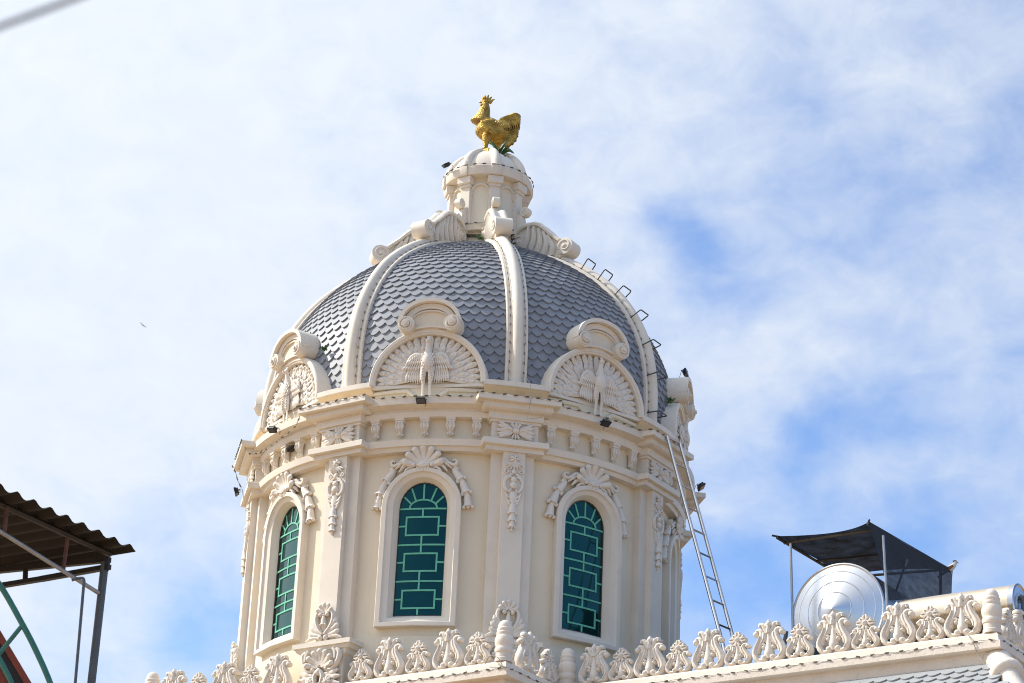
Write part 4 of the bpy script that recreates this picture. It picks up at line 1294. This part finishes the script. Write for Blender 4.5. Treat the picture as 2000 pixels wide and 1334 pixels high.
# light strings on the coping edges
zc = 9.345
string('light string along the coping of the projecting bay below the tower', [H(n1 + .17, d, zc) for d in np.linspace(-3.3, 3.2, 30)], .185, NN, .0045, group='strings of led modules')
string('light string on the short return of the projecting bay', [H(n, dR + .17, zc) for n in np.linspace(n1 + .1, n2 + .2, 8)], .185, DD, .0045)
string('light string along the coping of the right roof run', [H(n2 + .17, d, zc) for d in np.linspace(dR + .3, dE + .1, 40)], .2, NN, .0045)
string('light string on the coping around the right roof corner', [H(n, dE + .17, zc) for n in np.linspace(n2 + .1, n2 - 2.5, 12)], .2, DD, .0045)
w_ = MB()
w_.tube(cr([H(n2 + .10, dE - .32, 9.50), H(n2 + .19, dE - .2, 9.34), H(n2 + .14, dE - .16, 9.2), H(n2 + .16, dE - .10, 9.1), H(n2 + .2, dE - .04, 9.16)], 16), .006, 5)
thing('loose_wire', 'thin wire hanging from the right roof corner to the hip roll', 'wire', me=w_.mesh('loose_wire', M_WIRE))
w_ = MB()
w_.tube(cr([H(n1 + .15, dR - .2, 9.44), H(n1 + .2, dR - .1, 9.52), H(n1 + .2, dR + .04, 9.48), H(n1 + .18, dR + .12, 9.34)], 14), .006, 5)
w_.tube(cr([H(n1 + .18, dR + .04, 9.40), H(n1 + .2, dR + .10, 9.36), H(n1 + .18, dR + .17, 9.33)], 8), .013, 6)
thing('junction_wire', 'thin wire looped at the foot of the corner finial', 'wire', me=w_.mesh('junction_wire', M_WIRE))

# ------------------------------------------------------------------ ladder
lad = thing('ladder', 'stainless steel ladder leaning against the right side of the tower', 'ladder', (0, 0, 0))
def unproj(px, py, n=None, z=None):
    d = CAM_F + CAM_R * (px - 1000) / 4865.64 - CAM_U * (py - 667) / 4865.64
    if n is not None:
        k = (n - CAM_POS @ NN) / (d @ NN)
    else:
        k = (z - CAM_POS[2]) / d[2]
    return CAM_POS + d * k
LT = unproj(1303, 853, z=13.80); LBm = unproj(1421, 1293, n=1.55)
LB = LT + (LBm - LT) * 1.05
off = A(.19, .21, 0) * 1.15
LP = LB.copy()
lad.location = tuple(LP)
for o_ in (A(0, 0, 0), off):
    b = MB(); b.tube([LT + o_ - LP, LB + o_ - LP], .027, 10); obj('rail', b.mesh('rail', M_STEEL), lad)
b = MB(); b.tube([LT - LP + A(0, 0, -.0), LT + off - LP], .02, 8); obj('rung', b.mesh('rung', M_STEEL), lad)
for k in range(1, 11):
    q = LT + (LB - LT) * (.02 + k * .098)
    b = MB(); b.tube([q - LP, q + off - LP], .015, 8); obj('rung', b.mesh('rung', M_STEEL), lad)

# ------------------------------------------------------------------ water tank, heater, shade net
TC = H(.5, 6.78, 10.54); TR = .715
tank = thing('water_tank', 'large horizontal stainless steel water tank with a ringed conical end on the roof', 'water tank', tuple(TC + A(0, 0, -1.14)))
def axial(prof, seg=64):
    """(r, h) turned about the house n axis, from tank centre; returns MB."""
    b = MB()
    rows = [[DD * r * cos(a) + A(0, 0, 1) * r * sin(a) + NN * h + A(0, 0, 1.14) for r, h in prof] for a in np.linspace(0, 2 * pi, seg, endpoint=False)]
    return b.grid(rows, closed=False, ring=True)
obj('shell', axial([(TR, -1.9), (TR, -.03), (TR + .008, -.02), (TR + .008, .0)], 64).mesh('shell', M_TANK), tank)
obj('end_cap', axial([(TR + .008, -.002), (TR + .008, .02), (TR - .01, .03), (TR - .03, .022), (.60, .045), (.597, .050), (.590, .051), (.585, .048), (.445, .085), (.441, .092), (.434, .093), (.428, .089), (.268, .13), (.264, .137), (.257, .138), (.251, .134), (.0, .225)], 96).mesh('end_cap', M_TANK, None, 25), tank)
b = MB()
for hh in (-.35, -1.5):
    for sg in (-1, 1):
        p0 = NN * hh + DD * sg * .62 + A(0, 0, .75); p1 = NN * hh + DD * sg * .72 + A(0, 0, 0)
        b.tube([p0, p1], .035, 6)
    b.tube([NN * hh + DD * -.66 + A(0, 0, .42), NN * hh + DD * .66 + A(0, 0, .42)], .035, 6)
obj('stand', b.mesh('stand', M_TEAL), tank)
b = MB(); b.tube([DD * -.80 + NN * .05 + A(0, 0, .95), DD * -.92 + NN * .1 + A(0, 0, .0)], .03, 8)
thing('drain_pipe', 'dark grey pipe leaning beside the left edge of the steel tank', 'pipe', tuple(TC + A(0, 0, -1.14)), me=b.mesh('drain_pipe', M_GREYPOST))
b = MB(); b.tube([A(0, 0, 0), A(0, 0, .03), A(0, 0, .6), A(0, 0, .66)], [.24, .26, .26, .2], 20)
thing('plastic_drum', 'dark teal drum standing half hidden at the left of the steel tank', 'drum', tuple(H(.6, 6.22, 9.40)), me=b.mesh('plastic_drum', M_TEAL))

SH = H(.85, 7.2, 10.30)
heater = thing('solar_heater', 'bronze-tinted horizontal cylinder of a solar water heater behind the balusters', 'water heater', tuple(H(.85, 8.66, 9.44)))
def lat(prof, seg=48):
    b = MB()
    c0 = A(0, 0, .73)
    rows = [[NN * r * cos(a) + A(0, 0, 1) * r * sin(a) + DD * h + c0 for r, h in prof] for a in np.linspace(0, 2 * pi, seg, endpoint=False)]
    return b.grid(rows, ring=True)
HR = .285
obj('barrel', lat([(.0, -.72), (HR - .02, -.72), (HR, -.70), (HR, .90)]).mesh('barrel', M_BRONZE), heater)
obj('end_rim', lat([(HR, .895), (HR + .012, .90), (HR + .012, .975), (HR - .01, .985), (HR - .03, .965)]).mesh('end_rim', M_STEEL), heater)
obj('end_cap', lat([(HR - .028, .966), (.17, .968), (.165, .99), (.15, .99), (.145, .97), (.0, .972)]).mesh('end_cap', M_CAPBLUE), heater)
b = MB()
for q in (-.03, .1):
    b.tube([NN * q + DD * .96 + A(0, 0, .80), NN * q + DD * 1.04 + A(0, 0, .80), NN * q + DD * 1.05 + A(0, 0, .74), NN * q + DD * 1.05 + A(0, 0, .45)], .035, 9)
obj('pipe', b.mesh('pipe', M_GREYPOST), heater)
b = MB()
b.tube([NN * .1 + DD * 1.05 + A(0, 0, .56), NN * .1 + DD * 1.05 + A(0, 0, .48)], .045, 9)
obj('pipe_joint', b.mesh('pipe_joint', M_GREENPIPE), heater)
b = MB()
for dd_ in (-.6, .7):
    b.tube([DD * dd_ + NN * .15 + A(0, 0, .5), DD * dd_ + NN * .25 + A(0, 0, 0)], .025, 6); b.tube([DD * dd_ - NN * .15 + A(0, 0, .5), DD * dd_ - NN * .7 + A(0, 0, 0)], .025, 6)
obj('stand', b.mesh('stand', M_GREYPOST), heater)
b = MB()
for i in range(12):
    x = -.65 + i * .12
    b.tube([DD * x - NN * .02 + A(0, 0, .52), DD * x - NN * 1.5 + A(0, 0, .08)], .03, 8)
obj('collector_tubes', b.mesh('collector_tubes', M_BLACK), heater)

# shade net on poles
ZN = 11.8
cA, cB, cC = unproj(1514, 1047, z=ZN), unproj(1697, 1018, z=ZN), unproj(1861, 1113, z=ZN)
cD = unproj(1650, 1128, z=ZN)
NO = H(.5, 6.5, 9.40)
net = thing('shade_net', 'black shade net stretched over poles above the steel tank', 'shade net', tuple(NO))
def bil(u, v, sag=.0):
    p = (cA * (1 - u) + cB * u) * (1 - v) + (cD * (1 - u) + cC * u) * v
    return p - NO
n_ = MB()
rows = []
for i in range(21):
    u = i / 20; row = []
    for j in range(21):
        v = j / 20
        # edges are pulled inwards between the corners, cloth sags a little
        uu = u + (.5 - u) * .16 * 4 * v * (1 - v) * abs(2 * u - 1) ** 2 * (.22 if u < .5 else .15)
        vv = v + (.5 - v) * .20 * 4 * u * (1 - u) * abs(2 * v - 1) ** 2
        p = bil(uu, vv)
        p = p + A(0, 0, -.05 * sin(pi * u) * sin(pi * v) * (1 + .25 * sin(9 * u)) + .008 * sin(14 * v + 5 * u))
        row.append(p)
    rows.append(row)
n_.grid(rows)
obj('canopy', n_.mesh('canopy', M_NET, None, 80), net)
n_ = MB()
lowB = unproj(1738, 1172, n=(cB @ NN) - .12) - NO
lowC = unproj(1857, 1170, n=(cC @ NN) + .05) - NO
rows = []
for i in range(25):
    u = i / 24
    top = (cB - NO) * (1 - u) + (cC - NO) * u; bot = lowB * (1 - u) + lowC * u
    row = []
    for j in range(13):
        v = j / 12
        p = top * (1 - v) + bot * v + DD * (.025 * sin(u * 17 + v * 4) + .014 * sin(31 * u - 6 * v)) * v * (1 - .8 * u)
        row.append(p)
    rows.append(row)
n_.grid(rows)
obj('side_curtain', n_.mesh('side_curtain', M_NET2, None, 80), net)
def pole(px0, py0, px1, py1, n, r, mt, name='pole', ext=0.0):
    a, c_ = unproj(px0, py0, n=n) - NO, unproj(px1, py1, n=n) - NO
    c_ = c_ + (c_ - a) * ext
    b = MB(); b.tube([a, c_], r, 8)
    obj(name, b.mesh(name, mt), net)
nA = cA @ NN
pole(1544, 1062, 1548.5, 1222, nA - .02 if nA > .85 else .80, .019, M_GALV, ext=.35)
nB = cB @ NN
pole(1725, 1046, 1733, 1190, nB - .05, .018, M_GALV, ext=.4)
pole(1772, 1092, 1748, 1160, nB - .9, .016, M_GREYPOST, ext=.5)
pole(1837, 1104, 1837, 1160, (cC @ NN) + .1, .024, M_GREYPOST, ext=1.2)
for u0, v0, u1, v1, mt in ((0.0, .12, 1.0, .12, M_BATTEN), (.02, .55, 1.0, .55, M_BATTEN), (.02, .95, 1.0, .95, M_BATTEN), (.02, .0, .02, 1.0, M_BLACK), (.985, .0, .985, 1.0, M_BLACK)):
    b = MB(); b.tube([bil(u0, v0) + A(0, 0, -.03), bil(u1, v1) + A(0, 0, -.03)], .021, 6); obj('batten', b.mesh('batten', mt), net)
for pc, q in ((cA, cC), (cB, cD)):
    e = unit(pc - q)
    b = MB(); b.tube([pc - NO - e * .08, pc - NO + e * .05], .015, 6); obj('corner_tie', b.mesh('corner_tie', M_BLACK), net)

# bird perched on the net corner
def bird(name, loc, label):
    t = thing(name, label, 'bird', tuple(loc))
    b = MB()
    b.tube(cr([(-.11, 0, -.03), (-.06, 0, .015), (0, 0, .055), (.045, 0, .095), (.065, 0, .125), (.07, 0, .15)], 14), [.012, .035, .048, .04, .030, .018], 10)
    b.blob((.072, 0, .142), (.032, .028, .028), 10, 7)
    b.tube(cr([(-.08, 0, -.005), (-.14, 0, -.06), (-.19, 0, -.105)], 6), [.022, .018, .014], 7, N=(0, 1, 0), dep=.007)
    for sg in (-1, 1):
        b.tube([(0.0, sg * .015, .02), (.005, sg * .016, -.035)], .005, 5)
    obj('body', b.mesh('body', M_BIRDWHITE), t)
    b = MB()
    for sg in (-1, 1):
        b.tube(cr([(.03, sg * .036, .085), (-.04, sg * .042, .035), (-.12, sg * .014, -.035)], 8), [.018, .03, .006], 7, N=(0, sg, 0), dep=.010)
    obj('wing', b.mesh('wing', M_BIRDBROWN), t)
    b = MB(); b.tube(cr([(.04, 0, .158), (.075, 0, .166), (.10, 0, .152)], 6), [.018, .022, .01], 8); b.tube([(.098, 0, .146), (.128, 0, .142)], [.010, .002], 6)
    b.tube(cr([(-.09, 0, -.008), (-.145, 0, -.055), (-.195, 0, -.10)], 6), [.018, .016, .013], 7, N=(0, 1, 0), dep=.009)
    obj('head_cap', b.mesh('head_cap', M_BIRDBACK), t)
    return t
bird('perched_bird', unproj(1858, 1111, z=11.80) + A(-.01, 0, -.045), 'small brown and white bird perched on the right corner of the black net')
fb_ = MB()
fb_.tube(cr([(-.10, 0, 0), (0, 0, .01), (.12, 0, 0)], 8), [.015, .05, .012], 8)
for sg in (-1, 1):
    fb_.tube(cr([(0, sg * .03, .02), (.03, sg * .22, .10), (-.04, sg * .46, .06)], 8), [.06, .05, .012], 6, N=(0, 0, 1), dep=.01)
fl = thing('flying_bird', 'tiny distant bird gliding in the pale sky left of the tower', 'bird', tuple(CAM_POS + (CAM_F + CAM_R * (279 - 1000) / 4865.64 - CAM_U * (635.5 - 667) / 4865.64) * 150), me=fb_.mesh('flying_bird', M_BIRDBACK))
fl.scale = (.55, .55, .55)
fl.rotation_euler = (radians(35), radians(20), radians(120))

# ------------------------------------------------------------------ corrugated shelter at the left
def ux(px, py, z=8.6):
    return unproj(px, py, z=z)
E1, E2 = ux(0, 955), ux(265, 1078)
ev = unit(E2 - E1); fv = unit(A(-ev[1], ev[0], 0)); fv = fv if fv[0] < 0 else -fv
G0 = A(-3.8, -12.6, -1.6)
shed = thing('shelter', 'open shelter with rusty corrugated roof on a grey steel post', 'shelter', tuple(G0))
def sp(name, b, mt, sm=40):
    return obj(name, b.mesh(name, mt, None, sm), shed)
sb = MB()
rows = []
LW = np.linalg.norm(E2 - E1)
for i in range(97):
    t = -0.6 + 1.6 * i / 96
    p = E1 + (E2 - E1) * t
    ph = (t * 8.4) % 1.0
    hgt = .055 * (.5 + .5 * cos(2 * pi * ph)) ** 1.6
    row = []
    for j in range(7):
        row.append(p + fv * (j * .45) + A(0, 0, hgt - .035 * j * 0) - G0)
    rows.append(row)
sb.grid(rows)
sb2 = MB(); sb2.merge(sb); sb2.add([A(*p) + A(0, 0, .006) for p in sb.v], [tuple(reversed(f)) for f in sb.f])
sp('roof_sheet', sb2, M_SHEET, 60)
def shed_bar(px0, py0, px1, py1, r, mt, name, y=None, plane=None, seg=8, pts=None):
    b = MB()
    P = pts or [(px0, py0), (px1, py1)]
    Q = []
    for q in P:
        d = CAM_F + CAM_R * (q[0] - 1000) / 4865.64 - CAM_U * (q[1] - 667) / 4865.64
        if plane == 'e':      # vertical plane under the eave
            n__ = fv; k = ((E2 + fv * .25 - CAM_POS) @ n__) / (d @ n__)
        elif plane == 'f':    # vertical plane under the far verge
            n__ = ev; k = ((E2 - ev * .18 - CAM_POS) @ n__) / (d @ n__)
        else:
            k = (y - CAM_POS[1]) / d[1]
        Q.append(CAM_POS + d * k - G0)
    Q = np.array(Q)
    if len(Q) > 2:
        Q = cr(Q, 22)
    b.tube(Q, r, seg)
    return b
post_top = unproj(206, 1096, z=8.05)
b = shed_bar(205, 1098, 170, 1410, .046, None, '', plane='f'); sp('post', b, M_GREYPOST)
pb = MB(); q = shed_bar(205, 1098, 170, 1410, .046, None, '', plane='f')
# continue the post straight down to the ground
pv = np.array(q.v)
foot = (pv[:8].mean(0)); 
lo_ = pv[8:].mean(0)
pb = MB(); pb.tube([lo_, A(lo_[0], lo_[1], 0)], .046, 8); sp('post_base', pb, M_GREYPOST)
def flatbar(px0, py0, px1, py1, hh, plane, name, mt, ht=.03):
    b = MB()
    Q = []
    for qx in ((px0, py0), (px1, py1)):
        d = CAM_F + CAM_R * (qx[0] - 1000) / 4865.64 - CAM_U * (qx[1] - 667) / 4865.64
        n__ = ev if plane == 'f' else fv
        P0 = (E2 - ev * .18) if plane == 'f' else (E2 + fv * .25)
        k = ((P0 - CAM_POS) @ n__) / (d @ n__)
        Q.append(CAM_POS + d * k - G0)
    n__ = ev if plane == 'f' else fv
    rows = [[p + A(0, 0, sz * hh) + n__ * sy * ht for sz, sy in ((-1, -1), (1, -1), (1, 1), (-1, 1))] for p in Q]
    b.grid(rows, closed=True, caps=True)
    sp(name, b, mt, 0)
flatbar(-60, 1120, 214, 1093, .030, 'f', 'beam', M_DKBROWN)
flatbar(214, 1107, 80, 1131, .028, 'f', 'lower_chord', M_DKBROWN); flatbar(80, 1131, -60, 1154, .026, 'f', 'lower_chord', M_DKBROWN)
flatbar(49, 1112, 48, 1136, .001, 'f', 'web', M_DKBROWN) if False else None
b = shed_bar(50, 1114, 49, 1137, .03, None, '', plane='f'); sp('web', b, M_DKBROWN)
b = shed_bar(210, 1090, 205, 1115, .04, None, '', plane='f'); sp('post_head', b, M_DKBROWN)
b = MB(); pu = [E1 - ev * 1.2 + fv * .28 - A(0, 0, .02) - G0, E2 - ev * .1 + fv * .28 - A(0, 0, .02) - G0]; b.tube(pu, .035, 6); sp('purlin', b, M_DKBROWN)
b = shed_bar(-60, 1000, 192, 1158, .024, None, '', plane='e'); sp('tie_rod', b, M_GALV)
b = shed_bar(14, 990, 9, 1038, .022, None, '', plane='e'); sp('strut', b, M_RUST)
b = shed_bar(132, 1050, 124, 1112, .022, None, '', plane='e'); sp('strut', b, M_RUST)
b = MB()
Q = [unproj(*q, n=None, z=None) if False else None for q in ()]
b = shed_bar(0, 0, 0, 0, .016, None, '', y=-12.75, pts=[(140, 1133), (158, 1129), (164, 1134), (162, 1160), (147, 1334), (141, 1400)])
thing('downpipe', 'thin dark pipe with an elbow beside the shelter post', 'pipe', tuple(G0), me=b.mesh('downpipe', M_GREYPOST))
pg = thing('green_pipe_frame', 'green painted curved pipe frame at the bottom left', 'frame', tuple(G0))
b = shed_bar(0, 0, 0, 0, .030, None, '', y=-13.4, pts=[(-45, 1090), (0, 1143), (42, 1216), (70, 1270), (98, 1334), (118, 1400)]); obj('curved_pipe', b.mesh('curved_pipe', M_GREENPIPE), pg)
b = shed_bar(43, 1222, -12, 1290, .024, None, '', y=-13.4); obj('brace', b.mesh('brace', M_GREENPIPE), pg)
b = shed_bar(-5, 1282, 26, 1342, .026, None, '', y=-13.5, pts=[(-12, 1270), (6, 1300), (26, 1342), (40, 1390)]); obj('lower_pipe', b.mesh('lower_pipe', M_GREENPIPE), pg)
# red sloping roof edge behind the green pipes
rd = thing('red_roof', 'dark red sloping metal roof edge in the bottom left corner', 'roof', tuple(G0))
def upy(px, py, y):
    d = CAM_F + CAM_R * (px - 1000) / 4865.64 - CAM_U * (py - 667) / 4865.64
    return CAM_POS + d * (y - CAM_POS[1]) / d[1] - G0
r0, r1 = upy(-30, 1180, -11.6), upy(110, 1415, -11.6)
bk = A(-.15, 1.6, -.1)
def rpanel(o0, o1, up, mt, name, dpt=1.6):
    nrm = unit(np.cross(r1 - r0, A(0, 1, 0))); nrm = nrm if nrm[0] < 0 else -nrm
    a, c_ = r0 + nrm * o0, r1 + nrm * o0
    a2, c2 = r0 + nrm * o1, r1 + nrm * o1
    b = MB(); q = [a, c_, c2, a2]
    b.add([p + A(0, -up, 0) for p in q] + [p + A(0, dpt, 0) for p in q], [(0, 1, 2, 3), (4, 5, 6, 7), (0, 1, 5, 4), (1, 2, 6, 5), (2, 3, 7, 6), (3, 0, 4, 7)])
    obj(name, b.mesh(name, mt, smooth=0), rd)
rpanel(.0, .07, .03, M_RED, 'barge_board')
rpanel(.072, .16, .0, M_DKBROWN, 'fascia')
rpanel(.162, .21, .02, M_BATTEN, 'trim_strip')
rpanel(.212, .9, -.04, M_RED, 'gable_panel')

# ------------------------------------------------------------------ near overhead cable (far out of focus)
b = MB()
def cpt(px, py, dist):
    d = unit(CAM_F + CAM_R * (px - 1000) / 4865.64 - CAM_U * (py - 667) / 4865.64)
    return CAM_POS + d * dist
a_, c_ = cpt(0, 52, 3.9), cpt(150, -4, 3.95)
dv = unit(c_ - a_)
b.tube([a_ - dv * 6 + A(0, 0, 0), a_, c_, c_ + dv * 8], .0052, 8)
thing('overhead_cable', 'blurred grey cable crossing the top left corner close to the camera', 'cable', me=b.mesh('overhead_cable', M_CABLE))
